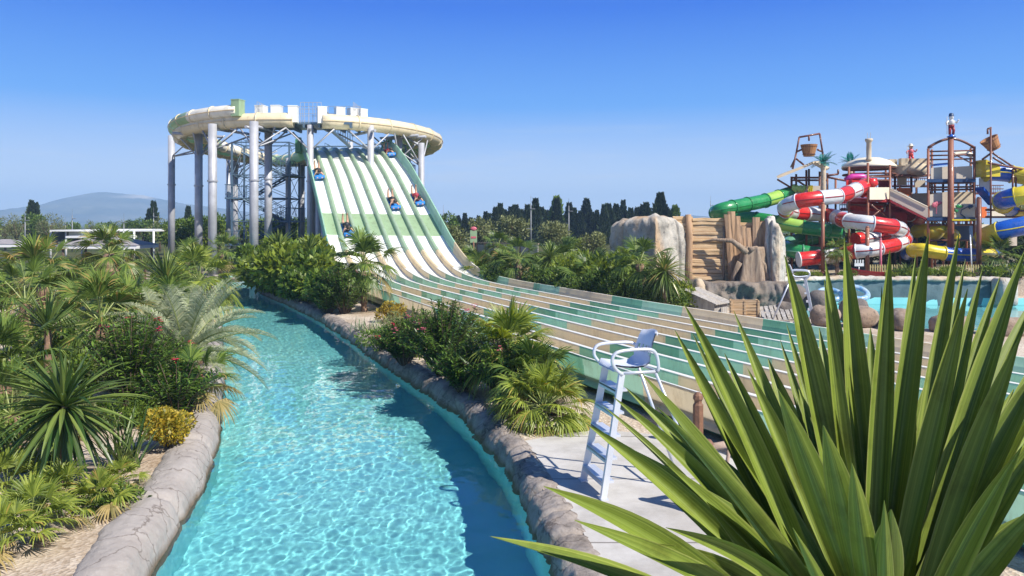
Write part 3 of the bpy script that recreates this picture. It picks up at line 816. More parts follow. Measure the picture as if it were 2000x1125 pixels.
def feather_palm(name, label, r, h, n, L, mt='silver', g=None, r0=.12, leaf=.34, pairs=44, el=(-.2,1.3), arch=1.5, cat='palm', trunk_mat='bark'):
    t = thing(name, label, cat, group=g)
    tr, top = trunk(r, h, r0, r0*.9, .04, .3); tr.build('trunk', M[trunk_mat], t)
    lf = MB(); st = MB()
    for k in range(n):
        tt = k/(n-1); e = el[1]+(el[0]-el[1])*tt + r.uniform(-.1,.1); az = k*2.399 + r.uniform(-.2,.2)
        d = Vector((math.cos(az)*math.cos(e), math.sin(az)*math.cos(e), math.sin(e))); q = Vector(top); pts = []; LL = L*r.uniform(.85,1.1)
        for j in range(13):
            pts.append(Vector(q)); d = (d + Vector((0,0,-1))*(arch*(.25+j/12)/12)).normalized(); q = q + d*LL/12
        st.tube(pts, [.018*(1-j/14) for j in range(13)], 4, cap=False)
        for j in range(pairs):
            u = .16 + .84*j/pairs; i = min(11, int(u*12)); f = u*12-i; p = pts[i].lerp(pts[i+1], f); tg = (pts[i+1]-pts[i]).normalized()
            s = tg.cross(Vector((0,0,1)))
            if s.length < .05: s = Vector((1,0,0))
            s.normalize(); un = s.cross(tg)
            ll = leaf*math.sin(PI*min(1,.15+u*.85))**.6*r.uniform(.8,1.15)
            for sg in (-1,1):
                dd = (s*sg*.75 + tg*.65 + un*.55).normalized(); w = tg*ll*.035
                a = mbv = lf.vert(p-w); b_ = lf.vert(p+w); m1 = lf.vert(p+dd*ll*.55+w*.9); m2 = lf.vert(p+dd*ll*.55-w*.9); e_ = lf.vert(p+dd*ll+Vector((0,0,-.35*ll)))
                lf.face((a,b_,m1,m2), 0); lf.face((m2,m1,e_), 0)
    lf.build('fronds', M[mt], t); st.build('stalks', M['stalk'], t); return t
def bush(name, label, r, rad, h, n, size, mt='shrub', g=None, cat='shrub', aspect=2.2, lobes=10, trunk_h=0):
    t = thing(name, label, cat, group=g)
    leafcloud(r, n, (rad, rad, h*.5), (0,0,trunk_h+h*.48), size, lobes, aspect).build('leaves', M[mt], t)
    stems(r, 9, rad*.7, trunk_h+h*.8).build('stems', M['bark_dark'], t); return t
def clump(name, label, r, n, L, W, mt='sword', g=None, el=(.55,1.5), droop=.4, cat='grass clump', spread=.08):
    t = thing(name, label, cat, group=g); mb = MB()
    for k in range(n):
        e = r.uniform(*el); az = r.uniform(0,2*PI); d = Vector((math.cos(az)*math.cos(e), math.sin(az)*math.cos(e), math.sin(e)))
        blade(mb, Vector((r.gauss(0,spread), r.gauss(0,spread), -.02)), d, L*r.uniform(.6,1.1), W*r.uniform(.7,1.2), r, 0, droop*r.uniform(.3,1.5), 5)
    mb.build('blades', M[mt], t); return t

def put(t, x, y, z=0, rz=0, sc=1):
    t.location = (x, y, z); t.rotation_euler = (0,0,rz); t.scale = (sc,sc,sc) if not isinstance(sc, tuple) else sc; return t
rr_ = lambda s: random.Random(s)
def pxg(px, d): return ((px-1000)/F*d, d)

# --- palm side of the river, near the camera
put(cordyline('dracaena', 'large sword-leaved yucca with drooping leaves over the pale gravel, nearest on the palm bank', rr_(1), .95, 150, .95, .058, el=(-1.25,1.45), droop=.75, r0=.06, seg=8), *pxg(128,9.4), 0)
LOW = [(60,7.8,1.0,'low lime green fan palm clump at the bottom left corner'),(185,8.5,.85,'low fan palm clump beside the smooth rock edging in the lower left'),(15,8.9,1.05,'low fan palm clump half out of the frame at the lower left edge'),(120,8.8,.8,'small lime fan palm clump under the large drooping yucca'),(235,9.3,.65,'small fan palm with one folded leaf on the gravel by the rock edging'),(5,7.4,.9,'lime fan palm clump in the bottom left corner of the planting')]
pro = [fan_palm('dwarf_fan_palm', 'x', rr_(20+k), .12, .34, .30, 17, 20, 'fan_lime', .12, el=(.15,1.4), g='low fan palms in the lower left', cat='palm') for k in range(3)]
for k, (px, d, sc, lb) in enumerate(LOW):
    o = pro[k] if k < 3 else dup(pro[k % 3]); x, y = pxg(px, d); put(o, x, y, 0, k*1.3, sc); o['label'] = lb
put(clump('iris_clump', 'upright clump of blue-green sword leaves beside the golden shrub', rr_(5), 60, .85, .035, el=(.75,1.5)), *pxg(245,10.1))
put(bush('golden_shrub', 'round yellow and green shrub leaning on the smooth rock edging', rr_(6), .5, .62, 3000, .055, 'yellow', aspect=1.6), *pxg(338,11.0))
put(bush('ground_cover_plant', 'low small-leaved green cover plant under the large drooping yucca', rr_(61), .5, .3, 1500, .05, 'shrub'), *pxg(60,9.9))
put(bush('ground_cover_plant', 'low small-leaved green cover plant beside the rock edging in the lower left', rr_(62), .42, .22, 1200, .05, 'shrub'), *pxg(215,8.7))
put(oleander('oleander', 'dark green oleander with deep red flowers on the palm bank', rr_(7), 1.0, 1.75, 90, 62, nfl=10), *pxg(255,13.2))
put(oleander('oleander', 'low dark oleander between the red-flowered one and the rock edging', rr_(8), .75, 1.0, 56, 56, nfl=2), *pxg(345,12.6))
put(feather_palm('feather_palm', 'grey-green feather palm arching over the river edge', rr_(9), .7, 30, 1.75, 'silver', pairs=50), *pxg(362,14.8))
o = put(feather_palm('feather_palm', 'pale yellowish feather palm leaning out over the water behind the grey-green one', rr_(10), .6, 26, 1.7, 'silver', pairs=46), *pxg(395,17.5))
put(feather_palm('feather_palm', 'smaller grey-green feather palm left of the two that arch over the river', rr_(109), .75, 22, 1.35, 'silver', pairs=44), *pxg(310,17.0))
put(fan_palm('fan_palm', 'fan palm with yellowing leaves hanging over the smooth rock edging', rr_(11), .35, .55, .5, 15, 26, 'fan', .6, el=(-.3,1.2)), *pxg(385,13.4))
put(fan_palm('fan_palm', 'large green fan palm on a short trunk behind the red-flowered oleander', rr_(12), 1.15, .75, .75, 22, 36, 'fan', .05), *pxg(195,16.0))
put(cordyline('dracaena', 'upright dark sword-leaved yucca left of the large fan palm', rr_(13), 1.2, 70, .95, .045, el=(-.2,1.5), droop=.3), *pxg(95,14.6))
put(fan_palm('fan_palm', 'fan palm with dense dark leaves at the left edge of the frame', rr_(14), .8, .7, .62, 22, 30, 'fan', .1), *pxg(12,12.6))
put(fan_palm('fan_palm', 'drooping fan palm above the lime clumps at the left edge', rr_(15), .5, .6, .55, 18, 26, 'fan', .2), *pxg(20,10.9))
put(fan_palm('fan_palm', 'fan palm on a stout brown trunk behind the large fan palm', rr_(16), 1.0, .8, .7, 20, 30, 'fan', .15), *pxg(256,19.0))
put(cordyline('dracaena', 'round bright sword-leaved yucca in front of the left steel columns', rr_(17), 1.5, 130, 1.25, .06, el=(-.6,1.5), droop=.5), *pxg(322,22.5))
put(fan_palm('fan_palm', 'pale-trunked fan palm in the middle of the palm bank', rr_(18), 1.75, .85, .72, 20, 28, 'fan', .1, .15), *pxg(85,21.0))
put(fan_palm('fan_palm', 'fan palm on a pale ringed trunk in front of the grey pavilion roof', rr_(19), 2.2, .8, .7, 18, 28, 'fan', .05, .2), *pxg(207,26.0))
put(fan_palm('fan_palm', 'fan palm with a short leaning trunk at the left, nearer than the others with trunks', rr_(22), 1.35, .85, .72, 20, 28, 'fan', .1, .14), *pxg(45,18.0))
put(fan_palm('fan_palm', 'small tree-like fan palm at the far end of the river', rr_(23), 1.6, .8, .7, 20, 26, 'fan', .1, .12), *pxg(430,44.5))
put(fan_palm('fan_palm', 'bright fan palm right of the round yucca', rr_(24), 1.3, .85, .8, 22, 28, 'fan_lime', .1, .14), *pxg(385,25.5))
# shrubs filling the palm bank: three kinds, copied
gp = 'shrubs filling the palm bank'
P1 = bush('leafy_shrub', 'leafy green shrub in the dense planting of the palm bank', rr_(31), 1.1, 1.5, 2600, .16, 'shrub', gp)
P2 = bush('leafy_shrub', 'lime green shrub in the dense planting of the palm bank', rr_(32), 1.0, 1.3, 2200, .15, 'lime', 'lime shrubs of the palm bank')
P3 = bush('leafy_shrub', 'narrow-leaved olive shrub in the dense planting of the palm bank', rr_(33), 1.1, 1.7, 2600, .2, 'olive', 'olive shrubs of the palm bank', aspect=5)
P4 = fan_palm('fan_palm', 'middle-sized fan palm standing in the planting behind the palm bank', rr_(34), 1.1, .8, .7, 18, 22, 'fan', .1, .14, g='fan palms deep in the palm bank')
P5 = cordyline('dracaena', 'small sword-leaved yucca deep in the planting of the palm bank', rr_(35), .9, 60, .95, .06, g='yuccas deep in the palm bank', el=(-.4,1.5))
for t in (P1,P2,P3,P4,P5): t.location = (0,0,0)
used = set(); q = rr_(77); spots = []
for d in (15.5,18,21,24.5,28.5,33,38,44):
    xr = le(d)-1.6; step = 1.25 + d*.035
    x = xr - q.uniform(0,.6)
    while x/d*F+1000 > -90 and len(spots) < 150:
        spots.append((x, d + q.uniform(-.9,.9))); x -= step*q.uniform(.8,1.25)
HAND = [pxg(a,b_) for a, b_ in ((195,16),(95,14.6),(256,19),(322,22.5),(85,21),(207,26),(45,18),(385,25.5),(362,14.8),(395,17.5))]
for i, (x, y) in enumerate(spots):
    if min(math.hypot(x-a, y-b_) for a, b_ in HAND) < .9: continue
    k = q.choice((0,0,0,1,2,2,3,3,4)); p = (P1,P2,P3,P4,P5)[k]
    o = p if k not in used else dup(p); used.add(k)
    sc = q.uniform(.75,1.1) * (1.0 if y > 20 else .72)
    put(o, x, y, 0, q.uniform(0,6.28), sc)

for i, (px, d, k, sc) in enumerate(((20,13.6,0,.5),(60,12.2,2,.42),(95,12.6,0,.42),(140,12.8,0,.45),(165,11.6,2,.36),(30,11.4,0,.4),(300,15.8,0,.55),(330,17.0,2,.6),(150,15.0,0,.5),(230,14.8,2,.5),(200,12.0,0,.36),(-20,10.4,0,.4),(70,16.4,0,.6),(275,12.2,0,.34))):
    o = dup((P1,P2,P3)[k]); put(o, *pxg(px, d), 0, i*1.9, sc)
# --- island between the river and the slide
put(fan_palm('fan_palm', 'fan palm with a slender trunk before the foot of the slide', rr_(41), 1.75, .85, .85, 22, 30, 'fan', .12, .12), *pxg(711,28.2))
isl = [(530,36.5,1.5,'lime'),(505,40,1.3,'shrub'),(560,33.6,1.35,'lime'),(598,33.5,1.3,'shrub'),(625,31.5,1.1,'lime'),(560,38,1.5,'shrub'),(612,37,1.5,'lime'),(650,29.5,.95,'shrub'),(585,31.6,.9,'shrub'),(540,34.8,1.1,'shrub')]
A1 = bush('broadleaf_shrub', 'broad-leaved bright green shrub in the clump at the head of the island', rr_(42), 1.15, 1.9, 2600, .26, 'lime', 'bright shrubs at the head of the island', aspect=2.0)
A2 = bush('broadleaf_shrub', 'broad-leaved dark green shrub in the clump at the head of the island', rr_(43), 1.15, 1.9, 2600, .26, 'shrub', 'dark shrubs at the head of the island', aspect=2.2)
u1 = set()
for i, (px, d, sc, kk) in enumerate(isl):
    p = A1 if kk == 'lime' else A2; o = p if kk not in u1 else dup(p); u1.add(kk); put(o, *pxg(px, d), 0, i*1.7, sc*.92)
put(cordyline('dracaena', 'yucca rising from the left of the shrubs at the head of the island', rr_(44), 2.1, 90, 1.15, .07), *pxg(545,35.4))
put(cordyline('dracaena', 'yucca rising from the right of the shrubs at the head of the island', rr_(45), 2.0, 80, 1.05, .07), *pxg(607,34.6))
put(oleander('oleander', 'tall dark oleander with a few red flowers left of the slender-trunked palm', rr_(46), 1.25, 1.9, 90, 54, nfl=6, leafL=.18), *pxg(672,27.5))
put(oleander('oleander', 'low dark oleander on the river edge left of the slender-trunked palm', rr_(47), 1.0, 1.1, 70, 50, nfl=2, leafL=.17), *pxg(640,27.6))
put(bush('golden_shrub', 'small golden yellow shrub at the foot of the slide', rr_(48), .5, .8, 1200, .10, 'gold', aspect=2.5), *pxg(766,25.0))
put(clump('grey_clump', 'small grey-green tuft under the slender-trunked palm', rr_(49), 40, .6, .03, 'silver', spread=.15), *pxg(735,22.4))
put(clump('grey_clump', 'pale spiky tuft on the river edge before the slender-trunked palm', rr_(50), 40, .5, .03, 'silver', spread=.15), *pxg(706,22.8))
put(clump('flax_clump', 'upright clump of striped flax leaves behind the red-flowered oleander', rr_(51), 60, 1.3, .06, 'sword', el=(.9,1.5), droop=.25, spread=.15), *pxg(815,18.6))
put(oleander('oleander', 'big oleander with red and pink flowers in the middle of the island', rr_(52), 1.15, 1.65, 120, 58, 'petal_pink', 10), *pxg(868,16.2))
put(oleander('oleander', 'bushy oleander on the river edge left of the big pink-flowered one', rr_(53), .75, 1.1, 80, 54, nfl=2), *pxg(790,17.6))
put(oleander('oleander', 'dark oleander in front of the big pink-flowered one', rr_(54), .7, .95, 80, 54, nfl=0), *pxg(905,14.6))
put(fan_palm('fan_palm', 'fan palm growing among the oleanders by the near slide wall', rr_(55), .85, .55, .62, 26, 28, 'fan_lime', .15, .08), *pxg(1003,14.4))
put(oleander('oleander', 'oleander with pale flowers right of the big pink-flowered one', rr_(56), .85, 1.25, 90, 54, 'petal_pink', 3), *pxg(985,14.2))
put(fan_palm('fan_palm', 'fan palm clump between the near oleanders and the clump on the gravel', rr_(155), .45, .55, .5, 26, 24, 'fan', .1, .07, el=(-.2,1.4)), *pxg(1040,13.5))
put(clump('reed_clump', 'leaning dry reeds among the oleanders by the near slide wall', rr_(57), 24, 1.25, .035, 'fan_dry', el=(.6,1.3), droop=.2), *pxg(1020,14.6))
put(fan_palm('dwarf_fan_palm', 'spreading fan palm clump on the gravel at the near end of the island', rr_(58), .25, .58, .46, 46, 24, 'fan_lime', .12, .07, el=(-.25,1.45)), *pxg(1062,12.3))
put(bush('leafy_shrub', 'low green shrub on the river edge at the left of the island planting', rr_(59), .6, .7, 1500, .08, 'shrub'), *pxg(745,19.6))
put(bush('leafy_shrub', 'low green shrub between the flax clump and the golden shrub', rr_(60), .7, .9, 1500, .09, 'olive', aspect=4), *pxg(770,21.2))

# --- planting beyond the slide
put(cordyline('dracaena', 'large shaggy yucca with a hanging leaf skirt left of the wooden shed', rr_(71), 1.55, 200, 1.0, .055, el=(-1.35,1.45), droop=.7), *pxg(1300,27.0))
put(fan_palm('fan_palm', 'fan palm with a thick shaggy trunk before the pale rock', rr_(72), 1.75, .75, .75, 20, 28, 'fan', .1, .17), *pxg(1256,28.2))
put(fan_palm('fan_palm', 'fan palm with a brown trunk right behind the slide wall', rr_(73), 1.55, .85, .8, 20, 28, 'fan', .1, .17), *pxg(1014,36.5))
put(fan_palm('fan_palm', 'slim fan palm in front of the grey panel fence', rr_(74), 2.1, .6, .55, 16, 24, 'fan', .05, .14), *pxg(969,41.0))
put(cordyline('dracaena', 'dark round yucca in the middle of the planting beyond the slide', rr_(75), 1.7, 110, 1.05, .06), *pxg(1076,34.5))
B1 = bush('leafy_shrub', 'yellow-green shrub in the planting beyond the slide', rr_(76), 1.0, 1.9, 2200, .22, 'lime', 'yellow-green shrubs beyond the slide', aspect=3)
B2 = bush('leafy_shrub', 'dark green shrub in the planting beyond the slide', rr_(77), 1.0, 1.6, 2400, .16, 'shrub', 'dark shrubs beyond the slide')
B3 = fan_palm('fan_palm', 'low fan palm in the planting beyond the slide', rr_(78), .7, .8, .75, 16, 24, 'fan', .1, .14, g='low fan palms beyond the slide')
bey = [(905,42,1,1),(925,43,2,1.1),(940,39,2,1),(965,36.5,1,.9),(985,37.5,2,1.1),(930,40,0,.8),(1040,37,1,1),(1055,34,1,.8),(1100,35.5,0,1),(1095,32.5,1,.95),(1130,33,0,1.15),(1115,31,1,.8),(1150,31.5,2,1.2),(1165,32,0,1.1),(1185,31,0,1.05),(1180,29.5,1,1),(1205,30.2,0,1.2),(1215,29,1,1.1),(1225,30.5,2,1.3),(1240,29.4,1,.9),(1190,28.6,1,.7),(1275,28.8,1,.9),(1330,27.8,0,.65),(1318,27.2,1,.6),(1145,29.8,1,.75),(1268,27.6,1,.7),(890,45,0,1),(880,44,2,1),(1010,39.5,2,1.1),(1060,38.5,0,.9),(1090,38,2,1.4)]
u2 = set()
for i, (px, d, k, sc) in enumerate(bey):
    p = (B1,B2,B3)[k]; o = p if k not in u2 else dup(p); u2.add(k); put(o, *pxg(px, d), 0, i*2.1, sc)
# ------------------------------------------------------------------ big yucca in the foreground
m, nt, b = nodes('flax_leaf'); M['flax'] = m
at_ = N(nt, 'ShaderNodeAttribute', attribute_name='lc'); sp = N(nt, 'ShaderNodeSeparateXYZ'); nt.links.new(at_.outputs['Vector'], sp.inputs[0])
st_ = N(nt, 'ShaderNodeCombineXYZ'); a1 = N(nt, 'ShaderNodeMath', operation='MULTIPLY'); a1.inputs[1].default_value = 13; nt.links.new(sp.outputs['Y'], a1.inputs[0])
a2 = N(nt, 'ShaderNodeMath', operation='MULTIPLY'); a2.inputs[1].default_value = .5; nt.links.new(sp.outputs['X'], a2.inputs[0])
a3 = N(nt, 'ShaderNodeMath', operation='MULTIPLY'); a3.inputs[1].default_value = 37; nt.links.new(sp.outputs['Z'], a3.inputs[0])
nt.links.new(a1.outputs[0], st_.inputs[0]); nt.links.new(a2.outputs[0], st_.inputs[1]); nt.links.new(a3.outputs[0], st_.inputs[2])
streak = noise_out(nt, 1.0, 5, .6, st_.outputs[0])
body = ramp(nt, streak, [(.30, (.068,.11,.013)), (.52, (.16,.215,.029)), (.75, (.285,.335,.068))])
tipr = ramp(nt, sp.outputs['X'], [(.93, (0,0,0)), (.99, (1,1,1))])
tn = N(nt, 'ShaderNodeMath', operation='MULTIPLY_ADD'); tn.inputs[1].default_value = .16; nt.links.new(noise_out(nt, 5, 5, .7), tn.inputs[0]); nt.links.new(sp.outputs['X'], tn.inputs[2])
tipr = ramp(nt, tn.outputs[0], [(1.0, (0,0,0)), (1.075, (.95,.95,.95))])
mx = N(nt, 'ShaderNodeMix', data_type='RGBA'); nt.links.new(tipr, mx.inputs[0]); nt.links.new(body, mx.inputs[6]); mx.inputs[7].default_value = (.26,.12,.025,1)
dist_ = N(nt, 'ShaderNodeMath', operation='ABSOLUTE'); s5 = N(nt, 'ShaderNodeMath', operation='SUBTRACT'); s5.inputs[1].default_value = .5
nt.links.new(sp.outputs['Y'], s5.inputs[0]); nt.links.new(s5.outputs[0], dist_.inputs[0])
edge_ = ramp(nt, dist_.outputs[0], [(.455, (0,0,0)), (.5, (.55,.55,.55))])
mx2 = N(nt, 'ShaderNodeMix', data_type='RGBA'); nt.links.new(edge_, mx2.inputs[0]); nt.links.new(mx.outputs[2], mx2.inputs[6]); mx2.inputs[7].default_value = (.33,.33,.12,1)
blot = N(nt, 'ShaderNodeMix', data_type='RGBA', blend_type='MULTIPLY'); blot.inputs[0].default_value = 1; nt.links.new(mx2.outputs[2], blot.inputs[6])
nt.links.new(ramp(nt, noise_out(nt, 7, 6, .7), [(.32, (.62,.60,.42)), (.48, (.95,.95,.92)), (.6, (1,1,1))]), blot.inputs[7])
nt.links.new(blot.outputs[2], b.inputs['Base Color']); b.inputs['Roughness'].default_value = .5; b.inputs['Specular IOR Level'].default_value = .35
bump(nt, b, streak, .25, .004)
tr_ = N(nt, 'ShaderNodeBsdfTranslucent'); ms = N(nt, 'ShaderNodeMixShader'); ms.inputs[0].default_value = .02
hv = N(nt, 'ShaderNodeHueSaturation'); hv.inputs['Value'].default_value = 1.4; nt.links.new(mx2.outputs[2], hv.inputs['Color']); nt.links.new(hv.outputs[0], tr_.inputs['Color'])
nt.links.new(b.outputs[0], ms.inputs[1]); nt.links.new(tr_.outputs[0], ms.inputs[2]); nt.links.new(ms.outputs[0], nt.nodes['Material Output'].inputs['Surface'])

def sword(mb, base, tip, W, r, bow=.06, fold=.30, face=1.0, seg=18):
    base = Vector(base); tip = Vector(tip); ax = tip-base; L = ax.length; d = ax.normalized()
    hz = d.cross(Vector((0,0,1))); hz = hz.normalized() if hz.length > .05 else Vector((1,0,0))
    view = (base.lerp(tip, .5) - Vector((0,0,H))).normalized(); fs = d.cross(view).normalized()
    if fs.dot(hz) < 0: fs = -fs
    s = (hz*(1-face) + fs*face).normalized(); u = s.cross(d).normalized()
    if u.dot(Vector((0,-.5,1))) < 0: u = -u
    prev = None; seed = r.random(); tw = r.uniform(-.30,.30)
    for k in range(seg+1):
        t = k/seg
        q = base.lerp(tip, t) + u*(-bow*L*math.sin(PI*t)*.6) + Vector((0,0,bow*L*math.sin(PI*t)))
        w = W*(.62+.38*min(1, t/.4))*(1-max(0, (t-.5)/.5)**1.9); w = max(w, W*.025)
        an = tw*(t-.4); ss = s*math.cos(an)+u*math.sin(an); uu = u*math.cos(an)-s*math.sin(an)
        row = []
        for j in range(7):
            v = j/6; x = 2*v-1; row.append(mb.vert(q + ss*(x*w*.5) + uu*(w*fold*(abs(x)**1.3)), (t, v, seed)))
        if prev:
            for j in range(6): mb.face((prev[j], prev[j+1], row[j+1], row[j]), 0, True)
        prev = row
YD = 1.75; YC = at(1715, 1310, YD)
yuc = thing('yucca', 'huge foreground yucca with broad pointed green sword leaves and orange tips', 'yucca', (YC.x, YC.y, 0))
mbl = MB(); r = rr_(200)
tips = [(958,1048,1.35,.060),(1062,950,1.50,.066),(1122,1016,1.30,.062),(1143,826,1.75,.062),(1197,775,1.95,.052),(1221,756,2.05,.052),(1251,727,1.85,.068),(1283,795,1.6,.066),(1318,645,1.95,.060),(1335,592,1.9,.062),(1352,650,2.2,.045),(1433,607,2.1,.052),(1524,664,2.2,.044),(1536,632,2.25,.040),(1532,498,1.9,.070),(1612,508,2.0,.066),(1610,546,1.85,.050),(1649,464,2.0,.072),(1722,560,2.25,.040),(1738,488,1.85,.062),(1789,495,2.2,.044),(1814,455,1.9,.064),(1874,452,2.0,.052),(1886,506,2.2,.040),(1890,564,1.75,.062),(1920,522,2.1,.048),(1955,536,2.15,.044),(2003,486,1.95,.066),(1994,654,1.65,.064),(1996,872,1.35,.062),(1664,905,1.28,.062),(1300,1030,1.35,.050),(1548,1030,1.35,.034),(1727,977,1.30,.040),(1300,905,1.7,.058),(1240,880,1.95,.05),(1175,790,2.1,.032),(1460,720,2.0,.060),(1415,690,2.25,.06),(1700,640,2.2,.07),(1780,600,2.25,.075),(1850,620,2.3,.08),(1940,640,2.3,.08),(1600,640,2.3,.075),(1500,700,2.25,.08),(1560,760,2.1,.08),(1400,800,2.2,.075),(1340,850,2.1,.075),(2080,620,2.0,.06),(2040,700,1.8,.07),(2060,820,1.7,.07),(2030,560,2.2,.06),(2060,960,1.55,.065),(1960,900,1.9,.07),(1900,880,2.1,.08),(2040,760,2.1,.08),(1990,1010,1.8,.07),(1900,760,2.1,.08),(1820,720,2.0,.08),(1980,760,2.1,.08),(1750,760,2.2,.08),(1660,720,2.25,.08),(1440,900,2.0,.08),(1240,1060,1.6,.07),(1380,980,1.7,.075)]
for i, (px, py, d, w) in enumerate(tips):
    az = r.uniform(0, 6.28)
    tp = at(px, py, max(d, 1.45)); dirx = Vector((tp.x-YC.x, tp.y-YC.y, 0))
    bs = YC + dirx*.12 + Vector((r.uniform(-.02,.02), r.uniform(-.03,.03), r.uniform(-.06,.05)))
    sword(mbl, bs, tp, w*.84, r, r.uniform(.02,.06) if px > 1300 else r.uniform(.05,.09), r.uniform(.34,.50), r.uniform(.45,.85))
for k in range(34):         # shorter inner leaves filling the fan
    u = (k+.5)/34; px = 1260+780*u+r.uniform(-25,25); py = 700+330*abs(u-.55)**1.2+r.uniform(-60,170); d = r.uniform(1.9,2.5)
    if px < 1640: continue
    tp = at(px, py, d); bs = YC + Vector((tp.x-YC.x, tp.y-YC.y, 0))*.12
    sword(mbl, bs, tp, r.uniform(.045,.06), r, r.uniform(.02,.05), r.uniform(.34,.5), r.uniform(.3,.8))
for k in range(46):         # leaves round the hidden sides of the crown
    az = k*2.399; e = r.uniform(-.3,1.1); d = Vector((math.cos(az)*math.cos(e), math.sin(az)*math.cos(e), math.sin(e)))
    L = r.uniform(.55,.8)
    if d.y < -.25 and e < .9: L *= .5
    tp = YC + d*L
    pxx = tp.x/tp.y*F+1000 if tp.y > .2 else 9999
    if tp.y < 1.2 or tp.x > YC.x+.05 or (pxx < 1500 and e < .7): continue
    sword(mbl, YC+d*.05, tp, .07, r, .05, .3, .35, 14)
o = mbl.build('leaves', M['flax'], yuc, True); o.matrix_parent_inverse = Matrix.Translation((-YC.x, -YC.y, 0))
tr, top = trunk(r, YC.z-.02, .10, .085, 0, .25, 12); tr.build('trunk', M['bark'], yuc)

# ------------------------------------------------------------------ lifeguard chair
def guard_chair(label):
    t = thing('lifeguard_chair', label, 'lifeguard chair', group='lifeguard chairs')
    # local axes: the sitter faces +x, ladder in front
    SZ = 1.45
    for s_ in (-1, 1):
        mb = MB(); a = Vector((.0, s_*.33, 0)); c = Vector((-.27, s_*.25, SZ)); dr = (c-a).normalized()
        mb.box(a.lerp(c, .5), (.03,.085,(c-a).length), 0, dr.to_track_quat('Z','Y').to_matrix()); mb.box(a+Vector((-.0,0,.01)), (.09,.12,.02)); mb.build('leg', M['alu'], t)
        mb = MB(); a = Vector((-1.28, s_*.36, 0)); c = Vector((-.70, s_*.25, SZ-.03)); mb.tube([a, c], .02, 8); mb.box(a+Vector((0,0,.012)), (.09,.08,.024)); mb.build('leg', M['alu'], t)
    for k in range(5):
        u = .13+.18*k; mb = MB(); wd_ = .66-.16*u
        mb.box((-.27*u-.03, 0, SZ*u), (.15, wd_, .028)); mb.box((-.27*u+.035, 0, SZ*u-.02), (.02, wd_, .05)); mb.build('step', M['alu'], t)
    mb = MB()
    for z in (.55,): 
        q = -1.28+.58*z/SZ; mb.tube([(q,-.33,z),(q,.33,z)], .017, 6)
    q = -1.28+.58*1.1/SZ; 
    mb.tube([(-.27,-.25,SZ-.02),(-.72,-.25,SZ-.02),(-.72,.25,SZ-.02),(-.27,.25,SZ-.02)], .02, 6, closed=True)
    mb.build('seat_frame', M['alu'], t)
    # moulded shell: seat pan then back, with a row of slots low in the back
    mb = MB(); prof = [(-.17,SZ+.02),(-.20,SZ+.055),(-.30,SZ+.035),(-.45,SZ+.02),(-.57,SZ+.03),(-.64,SZ+.08),(-.68,SZ+.17),(-.71,SZ+.26),(-.745,SZ+.36),(-.78,SZ+.43),(-.80,SZ+.45)]
    n = 12; rows = []
    for k, (x, z) in enumerate(prof):
        w = .24 if k < 6 else .225-.012*(k-6); row = []
        for j in range(n+1):
            v = 2*j/n-1; row.append((x + (.05*v*v if k > 5 else 0), w*v, z + (.03*v*v if 0 < k < 6 else 0) - (.06*abs(v)**3 if k == len(prof)-1 else 0)))
        rows.append(row)
    for side, dz in ((0, 0), (1, -.018)):
        vs = [[mb.vert((x - (.014 if side and k > 5 else 0), y, z + (dz if k <= 6 else 0))) for x, y, z in row] for k, row in enumerate(rows)]
        for k in range(len(rows)-1):
            for j in range(n):
                if k == 6 and j % 2 == 1 and 0 < j < n-1: continue
                f = (vs[k][j], vs[k][j+1], vs[k+1][j+1], vs[k+1][j]); mb.face(f if side else f[::-1], 0, True)
    mb.build('seat_shell', M['white_plastic'], t)
    for s_ in (-1, 1):
        y = s_*.27; mb = MB()
        pts = [(-.27,y,SZ-.03),(-.19,y*1.02,SZ+.03),(-.13,y*1.08,SZ+.12),(-.15,y*1.1,SZ+.21),(-.24,y*1.1,SZ+.25),(-.45,y*1.06,SZ+.26),(-.62,y*1.03,SZ+.25),(-.70,y,SZ+.19),(-.73,y,SZ+.05),(-.72,y*.97,SZ-.03)]
        sm = []
        for i in range(len(pts)-1):
            for q in range(4):
                p0,p1,p2,p3 = (Vector(pts[max(0,i-1)]),Vector(pts[i]),Vector(pts[i+1]),Vector(pts[min(len(pts)-1,i+2)])); u = q/4
                sm.append(.5*((2*p1)+(p2-p0)*u+(2*p0-5*p1+4*p2-p3)*u*u+(3*p1-p0-3*p2+p3)*u**3))
        mb.tube(sm, .021, 8); mb.build('armrest', M['alu'], t)
    return t
ch = guard_chair('white lifeguard chair with ladder steps standing on the deck by the river')
put(ch, .97, 9.22, .012, math.atan2(-.26,-.965))
o = dup(ch, (1590/1500*24.6-1000/1500*24.6, 24.6, .012), math.atan2(-.35,.93), None, 'white lifeguard chair beyond the slide, facing the pool by the play area')

# ------------------------------------------------------------------ wooden railing on the deck, post and blue mats
M['wood_brown'] = mat('reddish_wood', (.20,.10,.06), .7, .35, 7, bmp=.4, bsc=30)
M['wood_rail'] = mat('pale_branch_wood', (.42,.31,.24), .8, .3, 8, bmp=.4, bsc=25)
t = thing('wooden_post', 'red-brown wooden post with a notched top behind the guard chair', 'post', (2.68, 11.06, 0))
mb = MB(); mb.lathe([(.075,-.05),(.075,.60),(.055,.63),(.055,.66),(.075,.69),(.07,.74),(.03,.78)], n=8, smooth=False); mb.build('shaft', M['wood_brown'], t)
t = thing('wooden_railing', 'wooden railing with crooked branch balusters behind the foreground yucca', 'railing', (2.2, 8.45, 0))
def rel(mb, name, mt, t):
    o = mb.build(name, mt, t); o.matrix_parent_inverse = Matrix.Translation(-t.location); return o
A = Vector((2.15,8.42,0)); B = Vector((4.2,9.28,0)); Cc = Vector((3.15,7.3,0))
q = rr_(301)
